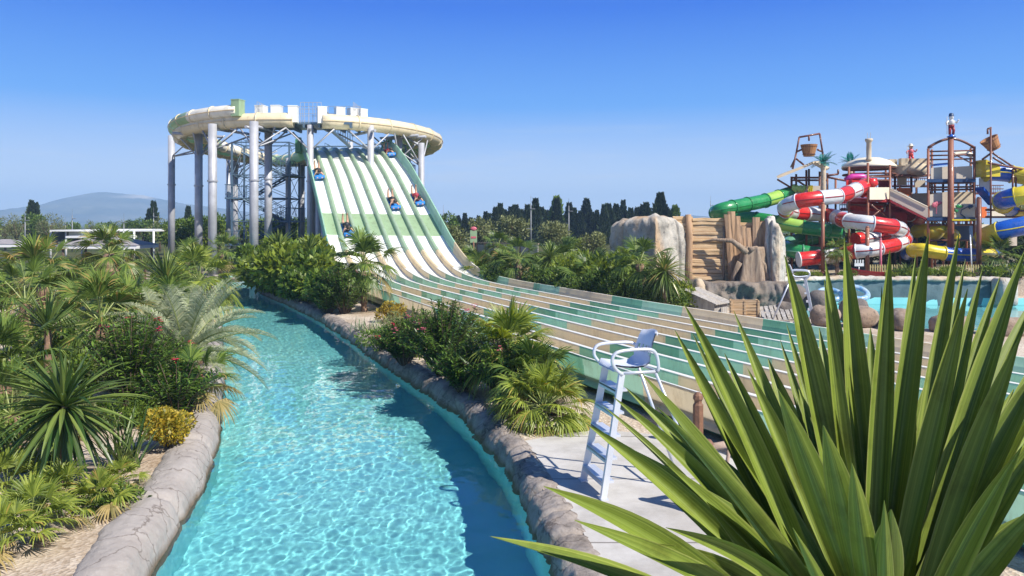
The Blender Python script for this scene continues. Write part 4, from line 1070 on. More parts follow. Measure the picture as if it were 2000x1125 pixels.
for (p0, p1, mt) in ((A, B, 'wood_rail'), (A, Cc, 'wood_brown')):
    for z in ((.75,.16) if mt == 'wood_rail' else (.48,)):
        mb = MB(); mb.tube([p0.lerp(p1, k/8)+Vector((0,0,z+q.uniform(-.012,.012))) for k in range(9)], .045, 8); rel(mb, 'rail', M[mt], t)
for k in range(13):
    p = A.lerp(B, (k+.5)/13); mb = MB(); mb.tube([p+Vector((q.uniform(-.02,.02), q.uniform(-.02,.02), .16+.59*j/5)) for j in range(6)], .022, 6); rel(mb, 'baluster', M['wood_rail'], t)
for p in (A, B, Cc): mb = MB(); mb.lathe([(.06,-.04),(.06,.8),(.03,.84)], p, 8); rel(mb, 'post', M['wood_brown'], t)
for k in range(3):
    mb = MB(); mb.box((3.05+.02*k, 8.25, .04+.07*k), (1.0,.5,.06), 0, Matrix.Rotation(.35+.05*k, 3, 'Z'))
    tag(mb.build('slide_mat', M['blue_mat']), ('lowest','middle','topmost')[k]+' blue foam mat of the stack behind the wooden railing', 'mat', 'stacked blue mats')

# ------------------------------------------------------------------ rocks and timber wall of the waterfall
def rockmat2(name, base, stain, dark, sc):
    m, nt, b = nodes(name)
    n1 = noise_out(nt, sc, 8, .65); n2 = noise_out(nt, sc*.45, 6, .6, pos(nt, (1.6,1.6,.35))); n3 = noise_out(nt, sc*6, 8, .7)
    c = ramp(nt, n1, [(.32, [x*.55 for x in base]), (.5, base), (.7, [min(1,x*1.2) for x in base])])
    mx = N(nt, 'ShaderNodeMix', data_type='RGBA'); nt.links.new(ramp(nt, n2, [(.46,(0,0,0)),(.60,(.85,.85,.85))]), mx.inputs[0]); nt.links.new(c, mx.inputs[6]); mx.inputs[7].default_value = (*stain, 1)
    mx2 = N(nt, 'ShaderNodeMix', data_type='RGBA'); nt.links.new(ramp(nt, n3, [(.32,(.9,.9,.9)),(.43,(0,0,0))]), mx2.inputs[0]); nt.links.new(mx.outputs[2], mx2.inputs[6]); mx2.inputs[7].default_value = (*dark, 1)
    nt.links.new(mx2.outputs[2], b.inputs['Base Color']); b.inputs['Roughness'].default_value = .85
    ad = N(nt, 'ShaderNodeMath', operation='ADD'); nt.links.new(n1, ad.inputs[0]); nt.links.new(n3, ad.inputs[1])
    bump(nt, b, ad.outputs[0], .6, .06); return m
M['rock_pale'] = rockmat2('pale_stained_rock', (.43,.40,.355), (.46,.29,.15), (.07,.065,.065), 1.1)
M['rock_dark'] = rockmat2('shade_darkened_rock', (.15,.13,.12), (.24,.19,.15), (.03,.03,.035), 1.4)  # tone darkened to carry the shade on the ledge face
M['rock_brown'] = rockmat2('brown_rock', (.25,.18,.13), (.38,.30,.25), (.06,.05,.04), 1.6)
M['rock_white'] = rockmat2('whitish_rock', (.48,.45,.41), (.50,.38,.26), (.08,.08,.08), 1.2)
def boulder(name, label, c, size, rz, seed, mt, pw=4, amp=.14, n=56, k=40, cat='rock', group=None, topcut=0):
    """squarish boulder: superellipsoid roughened with noise"""
    mb = MB(); rings = []; rot = Matrix.Rotation(rz, 3, 'Z')
    for a in range(k+1):
        th = PI*a/k; ring = []
        for j in range(n):
            ph = 2*PI*j/n; d = Vector((math.sin(th)*math.cos(ph), math.sin(th)*math.sin(ph), math.cos(th)))
            s_ = (abs(d.x)**pw + abs(d.y)**pw + abs(d.z)**pw)**(-1/pw); p = d*s_
            w = Vector((p.x*size[0]/2, p.y*size[1]/2, p.z*size[2]/2)); nn = noise.noise(w*.6+Vector((seed,0,0)))*.9 + noise.noise(w*1.7+Vector((seed,5,0)))*.5 + noise.noise(w*4.5+Vector((seed,9,0)))*.28 + noise.noise(w*10+Vector((seed,2,0)))*.12 - .35*abs(noise.noise(w*1.1+Vector((seed,7,3))))
            w = w + d*nn*amp*min(size)*.9
            w.z *= 1-topcut*abs(p.x)**1.5*(p.z > 0); ring.append(mb.vert(Vector(c) + rot @ w + Vector((0,0,size[2]/2))))
        rings.append(ring)
    for A_, B_ in zip(rings, rings[1:]):
        for j in range(n): mb.face((A_[j], B_[j], B_[(j+1)%n], A_[(j+1)%n]), 0, True)
    return tag(mb.build(name, M[mt]), label, cat, group)
D0 = 33.2
def crag(name, label, path, mt, seed, amp=.07, zb=-.2, n=26, k=44):
    """angular block: path of (px, depth, py of the top) round the block, roughened along its faces"""
    C_ = [(*pxg(p, d), H-(t-HZ)/F*d) for p, d, t in path]; per = []
    for (a, b_) in zip(C_, C_[1:]+C_[:1]):
        per += [tuple(a[i]+(b_[i]-a[i])*q/n for i in range(3)) for q in range(n)]
    cx = sum(p[0] for p in per)/len(per); cy_ = sum(p[1] for p in per)/len(per); mb = MB(); rows = []
    for z_ in range(k+1):
        u = z_/k; row = []
        for (x, y, zt) in per:
            z = zb+(zt-zb)*u; v = Vector((x-cx, y-cy_, 0)); d = v.normalized()
            w = Vector((x, y, z)); o_ = (noise.noise(Vector((w.x*.9, w.y*.9, w.z*.45+seed)))*.9 + noise.noise(Vector((w.x*2.6, w.y*2.6, w.z*1.1+seed)))*.6 + noise.noise(Vector((w.x*6, w.y*6, w.z*4+seed)))*.35 + noise.noise(w*13)*.18)
            cr_ = max(0, 1-abs(noise.noise(Vector((w.x*.8+seed, w.y*.8, w.z*.25))))*9); o_ -= cr_*1.1
            ch_ = max(0, u-.93)/.07; sh = 1-.05*u-.10*ch_**2
            row.append(mb.vert((cx+v.x*sh+d.x*o_*amp*1.6, cy_+v.y*sh+d.y*o_*amp*1.6, z+(noise.noise(Vector((x*1.3, y*1.3, seed)))*.12+noise.noise(Vector((x*4, y*4, seed)))*.07)*u)))
        rows.append(row)
    m_ = len(per)
    for A_, B_ in zip(rows, rows[1:]):
        for q in range(m_): mb.face((A_[q], A_[(q+1)%m_], B_[(q+1)%m_], B_[q]), 0, True)
    prev = rows[-1]
    for f_ in (.75,.5,.25):
        row = []
        for q, (x, y, zt) in enumerate(per):
            X_, Y_ = cx+(x-cx)*f_*.85, cy_+(y-cy_)*f_*.85; row.append(mb.vert((X_, Y_, zt+.05+.14*noise.noise(Vector((X_*1.6, Y_*1.6, seed))))))
        for q in range(m_): mb.face((prev[q], prev[(q+1)%m_], row[(q+1)%m_], row[q]), 0, True)
        prev = row
    mb.face(prev)
    return tag(mb.build(name, M[mt]), label, 'rock')
crag('rock_outcrop', 'big angular pale grey rock block with rusty stains left of the timber wall', [(1187,34.0,433),(1245,32.6,426),(1281,31.9,424),(1318,32.6,427),(1342,33.0,434),(1340,35.2,432),(1285,36.2,423),(1212,36.0,428)], 'rock_pale', 4)
crag('rock_outcrop', 'whitish ragged rock closing the timber wall on its right', [(1494,32.6,428),(1508,32.2,432),(1522,32.1,440),(1534,32.5,462),(1534,34.0,462),(1512,34.6,428),(1494,34.2,426)], 'rock_white', 13, .09, n=14)
# planked wall
def woodmat(name, c0, c1, dark, vert=False):
    m, nt, b = nodes(name)
    v = pos(nt, (8,8,.8) if vert else (.7,8,9)); n1 = noise_out(nt, 1.6, 8, .7, v); n2 = noise_out(nt, .9, 5, .6)
    g_ = N(nt, 'ShaderNodeNewGeometry')
    c = ramp(nt, n1, [(.28, dark), (.45, c0), (.72, c1)])
    mx = N(nt, 'ShaderNodeMix', data_type='RGBA', blend_type='MULTIPLY'); mx.inputs[0].default_value = 1; nt.links.new(c, mx.inputs[6])
    ad = N(nt, 'ShaderNodeMath', operation='MULTIPLY_ADD'); ad.inputs[1].default_value = .5; nt.links.new(g_.outputs['Random Per Island'], ad.inputs[0]); nt.links.new(n2, ad.inputs[2])
    nt.links.new(ramp(nt, ad.outputs[0], [(.35, (.80,.76,.72)), (.7, (1,1,1)), (1, (1.0,.94,.84))]), mx.inputs[7])
    nt.links.new(mx.outputs[2], b.inputs['Base Color']); b.inputs['Roughness'].default_value = .85; bump(nt, b, n1, .7, .04); return m
M['plank'] = woodmat('weathered_orange_planks', (.55,.38,.22), (.68,.52,.35), (.24,.16,.09))
M['stake'] = woodmat('weathered_brown_stakes', (.36,.23,.14), (.54,.37,.25), (.10,.06,.04), True)
M['grey_wood'] = woodmat('weathered_grey_wood', (.33,.31,.30), (.55,.53,.52), (.10,.09,.09), True)
M['root'] = woodmat('grey_brown_root', (.26,.19,.14), (.45,.35,.26), (.07,.05,.04), True)
t = thing('timber_wall', 'tall wall of weathered orange planks between the two pale rocks', 'timber wall', (8.2, D0, 0))
mb = MB(); q = rr_(401)
for (xa, xb, zt) in ((6.9,7.75,3.42),(7.72,9.2,3.34),(9.1,10.9,3.2)):
    z = .35
    while z < zt:
        h_ = q.uniform(.12,.18); dx = q.uniform(-.05,.05); y = D0 + q.uniform(-.05,.05)
        seg = 8; prev = None
        for k in range(seg+1):
            x = xa + (xb-xa)*k/seg + dx; j = .02*noise.noise(Vector((x*2, z*3, 1)))
            row = [mb.vert((x, y+a+j, z+c+j)) for a, c in ((.05,0),(-.09,.003),(-.11,h_*.15),(-.11,h_*.85),(-.09,h_*.998),(.05,h_))]
            if prev:
                for i in range(5): mb.face((prev[i], row[i], row[i+1], prev[i+1]), 0, False)
            else: mb.face(row)
            prev = row
        mb.face(prev[::-1]); z += h_
rel(mb, 'plank_panel', M['plank'], t)
mb = MB(); mb.tube([(7.62,D0-.15,.2),(7.6,D0-.2,1.4),(7.64,D0-.17,2.6),(7.58,D0-.15,3.62)], [.17,.15,.14,.13], 10); rel(mb, 'post', M['stake'], t)
mb = MB(); mb.tube([(9.12,D0-.13,.2),(9.1,D0-.15,1.6),(9.13,D0-.13,3.1)], [.06,.05,.05], 8); rel(mb, 'post', M['root'], t)
mb = MB(); mb.box((10.15, D0+.05, 1.7), (1.75,.12,3.0)); rel(mb, 'back_board', M['stake'], t)
t = thing('palisade', 'jagged cluster of tall upright brown stakes at the right of the timber wall', 'palisade', (9.9, D0-.3, 0))
mb = MB()
for k, (x, zt) in enumerate(((9.35,3.62),(9.52,3.75),(9.68,3.55),(9.83,3.2),(9.98,3.12),(10.13,3.05),(10.30,3.5),(10.46,3.3),(10.62,3.15),(10.78,3.35),(10.92,3.3))):
    lx = q.uniform(-.12,.12) + (.1 if k > 5 else -.08)
    a = Vector((x+.12, D0-.32+q.uniform(-.05,.05), .6)); c = Vector((x+lx, D0-.3, zt))
    w = .15; prev = None
    for i in range(7):
        p = a.lerp(c, i/6); j = .025*noise.noise(p*2); row = [mb.vert(p+Vector((dx+j, dy+j, 0))) for dx, dy in ((-w,-.05),(-.02,-.09),(w,-.05),(w,.06),(-w,.06))]
        if prev:
            for e in range(5): mb.face((prev[e], prev[(e+1)%5], row[(e+1)%5], row[e]), 0)
        prev = row
    mb.face(prev)
rel(mb, 'stake_row', M['stake'], t)
# dead tree root in front of the palisade
mb = MB(); n = 40; prev = None
for k in range(22):
    z = -.1 + 2.35*k/21; f = k/21
    row = []
    for j in range(n):
        a = 2*PI*j/n; rr = (.70-.40*f) * (1+.22*math.sin(a*5+z*.6)*(1-f*.4)+.10*math.sin(a*11+z*1.5)+.12*noise.noise(Vector((math.cos(a)*2, math.sin(a)*2, z*1.2))))
        row.append(mb.vert((10.05+math.cos(a)*rr*1.25+.15*f, D0-.75+math.sin(a)*rr*.75, z)))
    if prev:
        for j in range(n): mb.face((prev[j], prev[(j+1)%n], row[(j+1)%n], row[j]), 0, True)
    prev = row
mb.face(prev)
for pts, rad in (([(9.9,D0-.9,2.0),(9.3,D0-.75,2.5),(8.6,D0-.5,2.55),(8.1,D0-.4,2.45)],[.15,.10,.06,.02]),([(10.3,D0-.9,1.7),(10.6,D0-.8,1.5),(10.85,D0-.7,.9),(10.9,D0-.7,.1)],[.16,.12,.10,.12]),([(9.6,D0-.9,1.6),(9.35,D0-.75,1.0),(9.25,D0-.7,.1)],[.14,.10,.12]),([(9.95,D0-.95,2.1),(10.3,D0-.8,2.2),(10.7,D0-.6,1.75)],[.14,.1,.07])):
    mb.tube(pts, rad, 10)
tag(mb.build('tree_root', M['root']), 'thick dead tree root with spreading limbs before the jagged stakes', 'tree stump')
# rocks round the pool edge
rk = [(10.2,27.7,.9,.8,1.0,'grey rock standing behind the ladder of the far guard chair','rock_dark'),(10.9,27.2,.8,.7,.85,'grey rock with a sunlit crest right of the far guard chair','rock_dark'),(11.2,25.2,.9,.8,.75,'grey boulder on the near rim of the pool beside the far guard chair','rock_dark'),(9.9,24.2,.9,.8,.62,'brown boulder at the foot of the far guard chair','rock_brown'),(10.9,23.9,1.0,.8,.6,'brown boulder on the near rim of the pool, second from the far guard chair','rock_brown'),(11.9,23.3,1.1,.8,.6,'brown boulder on the near rim of the pool, third from the far guard chair','rock_brown'),(13.0,22.8,1.2,.8,.52,'brown boulder on the near rim of the pool, fourth from the far guard chair','rock_brown'),(14.3,22.3,1.3,.9,.5,'brown boulder on the near rim of the pool, fifth from the far guard chair','rock_brown'),(15.7,22.0,1.3,.9,.5,'brown boulder on the near rim of the pool, last before the dark leaves','rock_brown'),(17.2,21.8,1.4,.9,.5,'brown boulder on the near pool rim, seen between the yucca leaves at the right','rock_brown'),(9.4,26.3,.7,.6,.55,'small dark rock behind the wooden crate','rock_dark')]
for i, (x, y, a, b_, h_, lb, mt) in enumerate(rk): boulder('boulder', lb, (x, y, -.25 if y > 30 else -.1), (a, b_, h_+.25 if y > 30 else h_+.1), i*.9, 20+i*3, mt, 3, .22, 26, 18, group='rocks round the pool rim')
boulder('splash_rock', 'small light rock with a water jet at the foot of the orange planks', (7.45,30.6,.1), (.55,.5,.95), .4, 77, 'rock_white', 2.4, .3, 22, 16)
boulder('boulder', 'round grey rock left of the small light rock, under the yucca', (6.95,29.6,-.05), (.8,.7,.75), 1.4, 91, 'rock_dark', 2.6, .25, 24, 16, group='rocks round the pool rim')
# rough dark ledge below the timber wall
mb = MB(); prev = None; x = 6.9
while x < 11.6:
    row = []
    for z in [-.4+.1*k for k in range(13)] + [.8, .8]:
        i = len(row); y = 31.25 + (0 if i < 13 else (.35 if i == 13 else 1.6))
        if i == 12: y += .08
        j = .20*noise.noise(Vector((x*1.5, z*1.7, 4))) + .13*noise.noise(Vector((x*3.8, z*3.5, 8))) + .06*noise.noise(Vector((x*9, z*9, 1))) + .10*abs(noise.noise(Vector((x*2.2, z*.5, 12))))
        row.append(mb.vert((x, y - j*1.3, z + .18*noise.noise(Vector((x*1.7, 3, y))) * (1 if i > 9 else 0))))
    if prev:
        for k in range(len(row)-1): mb.face((prev[k], row[k], row[k+1], prev[k+1]), 0, True)
    prev = row; x += .05
tag(mb.build('rock_ledge', M['rock_dark']), 'rough dark rock ledge along the foot of the timber wall', 'rock')
# far pool wall with its pale coping
m, nt, b = nodes('painted_pool_wall'); M['pool_wall'] = m
nt.links.new(ramp(nt, noise_out(nt, 1.3, 6, .65, pos(nt, (1,1,.6))), [(.3, (.05,.09,.11)), (.5, (.11,.17,.19)), (.72, (.20,.26,.27))]), b.inputs['Base Color']); b.inputs['Roughness'].default_value = .8
bump(nt, b, noise_out(nt, 4, 6, .7), .4, .05)
t = thing('pool_wall', 'slate blue wall with a pale rock coping along the far side of the pool', 'wall', (16.5, 33.8, 0))
WP = [(10.9,33.15),(11.6,33.0),(13.6,33.9),(16,33.75),(18,33.6),(21.3,33.4)]
mb = MB(); mc = MB()
def alongp(P_, step):
    out = []
    for (a, b_), (c, d) in zip(P_, P_[1:]):
        n_ = max(1, int(math.hypot(c-a, d-b_)/step))
        out += [(a+(c-a)*k/n_, b_+(d-b_)*k/n_) for k in range(n_)]
    return out + [P_[-1]]
prev = None; pc = None
for x, y in alongp(WP, .12):
    j = .06*noise.noise(Vector((x*1.2, 0, 3)))
    row = [mb.vert((x, y+j*(1-.0)+.05*noise.noise(Vector((x*1.5,z*2,0))), z)) for z in (-.9,-.3,0,.25,.5,.74)]
    k1 = noise.noise(Vector((x*2.3,1,0)))*.10; k2 = noise.noise(Vector((x*5,4,0)))*.05
    rc = [mc.vert((x, y+a+k2, z+(k1+k2 if z > .78 else k2))) for a, z in ((.1,.70),(-.07,.71),(-.09,.80),(.02,.90),(.3,.90),(.5,.80),(.5,.0))]
    if prev:
        for i in range(5): mb.face((prev[i], row[i], row[i+1], prev[i+1]), 0, True)
        for i in range(6): mc.face((pc[i], rc[i], rc[i+1], pc[i+1]), 0, True)
    prev, pc = row, rc
rel(mb, 'wall_face', M['pool_wall'], t); rel(mc, 'coping', M['rock_white'], t)
boulder('stone_pillar', 'pale square stone pillar at the right end of the pool wall', (21.1,32.9,-.3), (.75,.8,1.2), 0, 5, 'rock_white', 8, .03, 24, 16, 'pillar')
# raised bed behind the pool wall (earth bank the play area stands on)
mb = MB(); mb.box((27, 52, .37), (32.4, 35.4, .80))
bank = mb.build('play_ground', M['gravel']); tag(bank, 'raised sandy ground under the play area', None, None, 'structure')

# shed, crate and pallet
t = thing('pump_shed', 'small weathered grey wooden shed with a sloping plank roof', 'shed', (7.0, 27.6, 0), R(-42))
mb = MB()
mb.hexa([(-.55,-.5,0),(.55,-.5,0),(.55,.5,0),(-.55,.5,0),(-.55,-.5,.80),(.55,-.5,.42),(.55,.5,.42),(-.55,.5,.80)]); mb.build('walls', M['grey_wood'], t)
mb = MB()
for k in range(7):
    y0 = -.62+1.24*k/7; y1 = y0+1.2/7
    mb.hexa([(-.66,y0,.845),(.68,y0,.385),(.68,y1,.385),(-.66,y1,.845),(-.66,y0,.88),(.68,y0,.42),(.68,y1,.42),(-.66,y1,.88)])
mb.build('roof', M['grey_wood'], t)
t = thing('wooden_crate', 'brown slatted wooden crate beside the small grey shed', 'crate', (8.05, 26.6, 0), R(-12))
mb = MB()
for k in range(5): mb.box((0,-.3,.06+.115*k), (.95,.025,.09)); mb.box((0,.3,.06+.115*k), (.95,.025,.09))
for k in range(5): mb.box((-.47,0,.06+.115*k), (.025,.58,.09)); mb.box((.47,0,.06+.115*k), (.025,.58,.09))
for x in (-.44,0,.44): mb.box((x,-.325,.29), (.07,.025,.58)); mb.box((x,.325,.29), (.07,.025,.58))
mb.build('slats', M['plank'], t)
t = thing('pallet', 'bleached wooden pallet propped beside the brown crate', 'pallet', (9.0, 26.0, .12), R(-10))
t.rotation_euler = (R(28), R(-6), R(-10)); mb = MB()
for k in range(7): mb.box((-.48+.16*k,0,.10), (.12,.9,.025)); 
for k in range(3): mb.box((0,-.4+.4*k,.045), (1.1,.09,.085))
mb.build('boards', M['grey_wood'], t)
for k, (px, py, d, tilt, lb) in enumerate(((1672,572,27.2,.5,'clear blue inflatable ring leaning on the rocks by the pool, right one'),(1622,575,27.6,.4,'clear blue inflatable ring leaning on the rocks by the pool, left one'))):
    if k == 0:
        m, nt, b = nodes('clear_blue_vinyl'); M['vinyl'] = m
        nt.links.new(ramp(nt, noise_out(nt, 6, 3), [(.4,(.25,.50,.80)),(.6,(.60,.75,.88))]), b.inputs['Base Color']); b.inputs['Roughness'].default_value = .15; b.inputs['Transmission Weight'].default_value = .35
    mb = MB(); rot = Matrix.Rotation(tilt, 3, 'X'); mb.tube([rot @ Vector((math.cos(2*PI*j/24)*.38, math.sin(2*PI*j/24)*.38, 0)) for j in range(24)], .10, 10, closed=True)
    o = mb.build('swim_ring', M['vinyl']); o.location = at(px, py, d); tag(o, lb, 'swim ring', 'inflatable rings')
# ------------------------------------------------------------------ far backdrop
# distant hills
def ridge(name, label, pts, d, depth, mt, seed, base=-3):
    """pts: (px, py) of the skyline; a solid hill with slopes front and back"""
    mb = MB(); xs = []
    for (a, b_), (c, e) in zip(pts, pts[1:]):
        n_ = max(2, int((c-a)/5))
        xs += [(a+(c-a)*k/n_, b_+(e-b_)*k/n_) for k in range(n_)]
    xs.append(pts[-1]); NR = 34; grid = []
    for (px, py) in xs:
        top = at(px, py, d); row = []; hgt = top.z-base
        for k in range(NR+1):
            t = k/NR; y = d - depth*(1-t)
            X = top.x
            n1 = noise.noise(Vector((X*.0052+seed, y*.004, 0)))*.6 + noise.noise(Vector((X*.016+seed, y*.013, 2)))*.32 + noise.noise(Vector((X*.042, y*.033, 5)))*.18
            e = t**1.15
            z = base + hgt*max(0, e + n1*.42*math.sin(PI*t)*(.5+.5*t)) if k < NR else top.z + hgt*.01*noise.noise(Vector((X*.1,0,seed)))
            row.append(mb.vert((X, y, z)))
        row.append(mb.vert((top.x, d+depth*.6, base))); grid.append(row)
    for A_, B_ in zip(grid, grid[1:]):
        for k in range(NR+1): mb.face((A_[k], B_[k], B_[k+1], A_[k+1]), 0, True)
    return tag(mb.build(name, mt), label, None, None, 'structure')
m, nt, b = nodes('mountain_slope'); M['mountain'] = m
n1 = noise_out(nt, .011, 8, .65)
c = ramp(nt, n1, [(.35, (.045,.060,.055)), (.5, (.085,.095,.075)), (.68, (.16,.155,.13))])
sp2 = N(nt, 'ShaderNodeSeparateXYZ'); tc2 = N(nt, 'ShaderNodeTexCoord'); nt.links.new(tc2.outputs['Object'], sp2.inputs[0])
ad = N(nt, 'ShaderNodeMath', operation='MULTIPLY_ADD'); ad.inputs[1].default_value = 40; nt.links.new(n1, ad.inputs[0]); nt.links.new(sp2.outputs['Z'], ad.inputs[2])
xr = N(nt, 'ShaderNodeMapRange'); xr.inputs[1].default_value = -1110; xr.inputs[2].default_value = -1040; nt.links.new(sp2.outputs['X'], xr.inputs[0])
scree = N(nt, 'ShaderNodeMath', operation='MULTIPLY'); nt.links.new(ramp(nt, ad.outputs[0], [(0,(0,0,0)),(1,(1,1,1))]), scree.inputs[0]); nt.links.new(xr.outputs[0], scree.inputs[1])
mr2 = N(nt, 'ShaderNodeMapRange'); mr2.inputs[1].default_value = 92; mr2.inputs[2].default_value = 108; nt.links.new(ad.outputs[0], mr2.inputs[0])
sc2 = N(nt, 'ShaderNodeMath', operation='MULTIPLY'); nt.links.new(mr2.outputs[0], sc2.inputs[0]); nt.links.new(xr.outputs[0], sc2.inputs[1])
mx = N(nt, 'ShaderNodeMix', data_type='RGBA'); nt.links.new(sc2.outputs[0], mx.inputs[0]); nt.links.new(c, mx.inputs[6]); mx.inputs[7].default_value = (.75,.66,.58,1)
nt.links.new(mx.outputs[2], b.inputs['Base Color']); b.inputs['Roughness'].default_value = .95
MD = 2200
ridge('mountain', 'long blue hazy mountain with a pale bare summit ridge', [(-120,418),(0,411),(60,405),(110,395),(150,382),(185,376),(205,375),(235,378),(262,380),(280,381),(310,388),(360,398),(420,405),(500,416),(600,430),(680,437)], MD, 600, M['mountain'], 3)
ridge('hill', 'low blue hills on the horizon behind the timber wall', [(1240,432),(1300,424),(1345,420),(1400,424),(1470,428),(1560,432),(1650,436)], 2000, 450, M['mountain'], 8)
# cypress rows
q = rr_(501)
def cypress(name, label, r, h, w, n, group, mt='cypress', power=1.0):
    t = thing(name, label, 'tree', group=group); mb = MB()
    for k in range(n):
        u = r.random()**.85; rad = w*(min(1, .35+u*4)*(1-u)**power*1.1+.03)*(.55+.55*r.random()); az = r.uniform(0,2*PI)
        wob = 1+.25*math.sin(az*3+u*9)
        p = Vector((math.cos(az)*rad*wob, math.sin(az)*rad*wob, .06*h+u*h*.94)); d = Vector((math.cos(az)*.5, math.sin(az)*.5, .8)).normalized(); s = d.orthogonal().normalized(); s = Matrix.Rotation(r.uniform(0,6.28), 3, d) @ s
        L = h*.075*r.uniform(.6,1.4); W_ = L*.42
        mb.face([mb.vert(x) for x in (p, p+d*L*.5+s*W_*.5, p+d*L, p+d*L*.5-s*W_*.5)], 0)
    # ragged inner mass so that the crown is dense
    prev = None; nn = 9
    for k in range(10):
        u = k/9; row = []
        for j in range(nn):
            a = 2*PI*j/nn; rad = w*(min(1, .35+u*4)*(1-u)**power*.58+.01)*(1+.2*noise.noise(Vector((math.cos(a)*2, math.sin(a)*2, u*6+r.random()*.1))))
            row.append(mb.vert((math.cos(a)*rad, math.sin(a)*rad, .05*h+u*h*.93)))
        if prev:
            for j in range(nn): mb.face((prev[j], prev[(j+1)%nn], row[(j+1)%nn], row[j]), 0, True)
        prev = row
    mb.build('crown', M[mt], t)
    mb = MB(); mb.lathe([(w*.14,-.1),(w*.10,h*.2)], n=8); mb.build('trunk', M['bark_dark'], t); return t
gc = 'cypresses of the dark tree row'
CYa = cypress('cypress', 'narrow dark cypress in the tree row behind the slide', rr_(51), 8, 1.5, 1700, gc, power=1.15)
CYb = cypress('cypress', 'narrow dark cypress in the tree row behind the slide', rr_(52), 8, 1.15, 1500, gc, power=.85)
CYc = cypress('cedar', 'broad dark conifer in the tree row behind the slide', rr_(53), 8, 2.5, 2600, 'conifers of the dark tree row', power=1.2)
cyl = [(883,438),(895,424),(908,420),(920,428),(935,424),(948,417),(956,420),(968,408),(977,402),(986,412),(997,408),(1007,404),(1018,412),(1030,404),(1046,393),(1058,408),(1068,414),(1078,410),(1088,392),(1098,424),(1112,400),(1122,410),(1133,416),(1146,392),(1157,418),(1166,414),(1180,404),(1188,402),(1204,402),(1217,396),(1232,410),(1245,408),(1256,404),(1268,412)]
uc = set()
for i, (px, py) in enumerate(cyl):
    d = 118 + q.uniform(-8,10); x, y = pxg(px, d); hh = H - (py-HZ)/F*d + .6
    k = (0,1,0,2,1,0,0,1)[i % 8]; p = (CYa,CYb,CYc)[k]; o = p if k not in uc else dup(p); uc.add(k)
    s_ = hh/8; put(o, x, y, -.6, i*1.3, (s_*q.uniform(1.0,1.3), s_*q.uniform(1.0,1.3), s_))
# second rank closing the gaps
for i in range(26):
    px = 885 + i*15.5 + q.uniform(-4,4); d = 132; x, y = pxg(px, d); hh = H + (q.uniform(2,16))/F*d; o = dup(CYc); s_ = hh/8; put(o, x, y, -.6, i*.7, (s_*1.3, s_*1.3, s_))
t = dup(CYc); t['label'] = 'large dark cedar towering over the left pale rock'; del t['group']; x, y = pxg(1290,100); put(t, x, y, -.6, 1, (1.0,1.0,.94))
t = dup(CYc); t['label'] = 'dark cedar half hidden behind the large one over the pale rock'; del t['group']; x, y = pxg(1262,104); put(t, x, y, -.6, 2, (.85,.85,.80))
t = cypress('poplar', 'light green narrow tree right of the large cedar', rr_(54), 8, 1.4, 900, None, 'shrub', .6); x, y = pxg(1318,98); put(t, x, y, -.4, 0, (.7,.7,.72))
t = dup(t); t['label'] = 'light green narrow tree standing in the middle of the cypress row'; x, y = pxg(1087,116); put(t, x, y, -.5, 0, (.95,.95,.95))
# rounder trees before the cypress row
def tree(name, label, r, h, w, n, size, mt, group=None, aspect=2.2):
    t = thing(name, label, 'tree', group=group)
    leafcloud(r, n, (w, w, h*.42), (0,0,h*.6), size, 16, aspect, .5).build('crown', M[mt], t)
    mb = MB(); mb.tube([(0,0,-.2),(.05*w,0,h*.3),(0,.04*w,h*.6)], [w*.1,w*.08,w*.04], 8)
    for k in range(5):
        a = k*1.3; mb.tube([(0,0,h*.3),(math.cos(a)*w*.35, math.sin(a)*w*.35, h*.55),(math.cos(a)*w*.6, math.sin(a)*w*.6, h*.72)], [w*.06,w*.04,w*.02], 6)
    mb.build('trunk', M['bark_dark'], t); return t
T1 = tree('olive_tree', 'pale round olive tree before the cypresses, left of the grey panel fence', rr_(61), 4, 1.5, 1700, .30, 'olive')
put(T1, *pxg(880,52), 0, 0, .85)
def cp(src, label, px, d, sc, rz=0):
    o = dup(src); o['label'] = label; put(o, *pxg(px, d), 0, rz, sc); return o
cp(T1, 'pale green tree before the cypresses, behind the small signboard', 941, 75, 1.05, 1)
cp(T1, 'light yellowish tree before the cypresses, above the grey panel fence', 1002, 72, 1.1, 2)
cp(T1, 'round pale tree before the cypresses, between the two lamp masts', 1082, 66, .95, 3)
cp(T1, 'small pale tree beside the left edge of the big pale rock', 1160, 58, .72, 4)
T2 = tree('leafy_tree', 'green bushy tree behind the left steel columns', rr_(62), 4, 1.6, 2000, .28, 'shrub', 'bushy trees on the plain to the left')
T3 = tree('leafy_tree', 'yellow-green bushy tree behind the steel columns', rr_(63), 4, 1.5, 1800, .28, 'lime', 'yellow-green trees on the plain to the left')
T4 = tree('bare_tree', 'brownish thin-crowned tree on the plain to the left', rr_(64), 5, 1.7, 1500, .3, 'olive', 'brownish trees on the plain to the left', 4)
T2['label'] = 'green bushy tree on the plain to the left'; T3['label'] = 'yellow-green bushy tree on the plain to the left'
u3 = set()
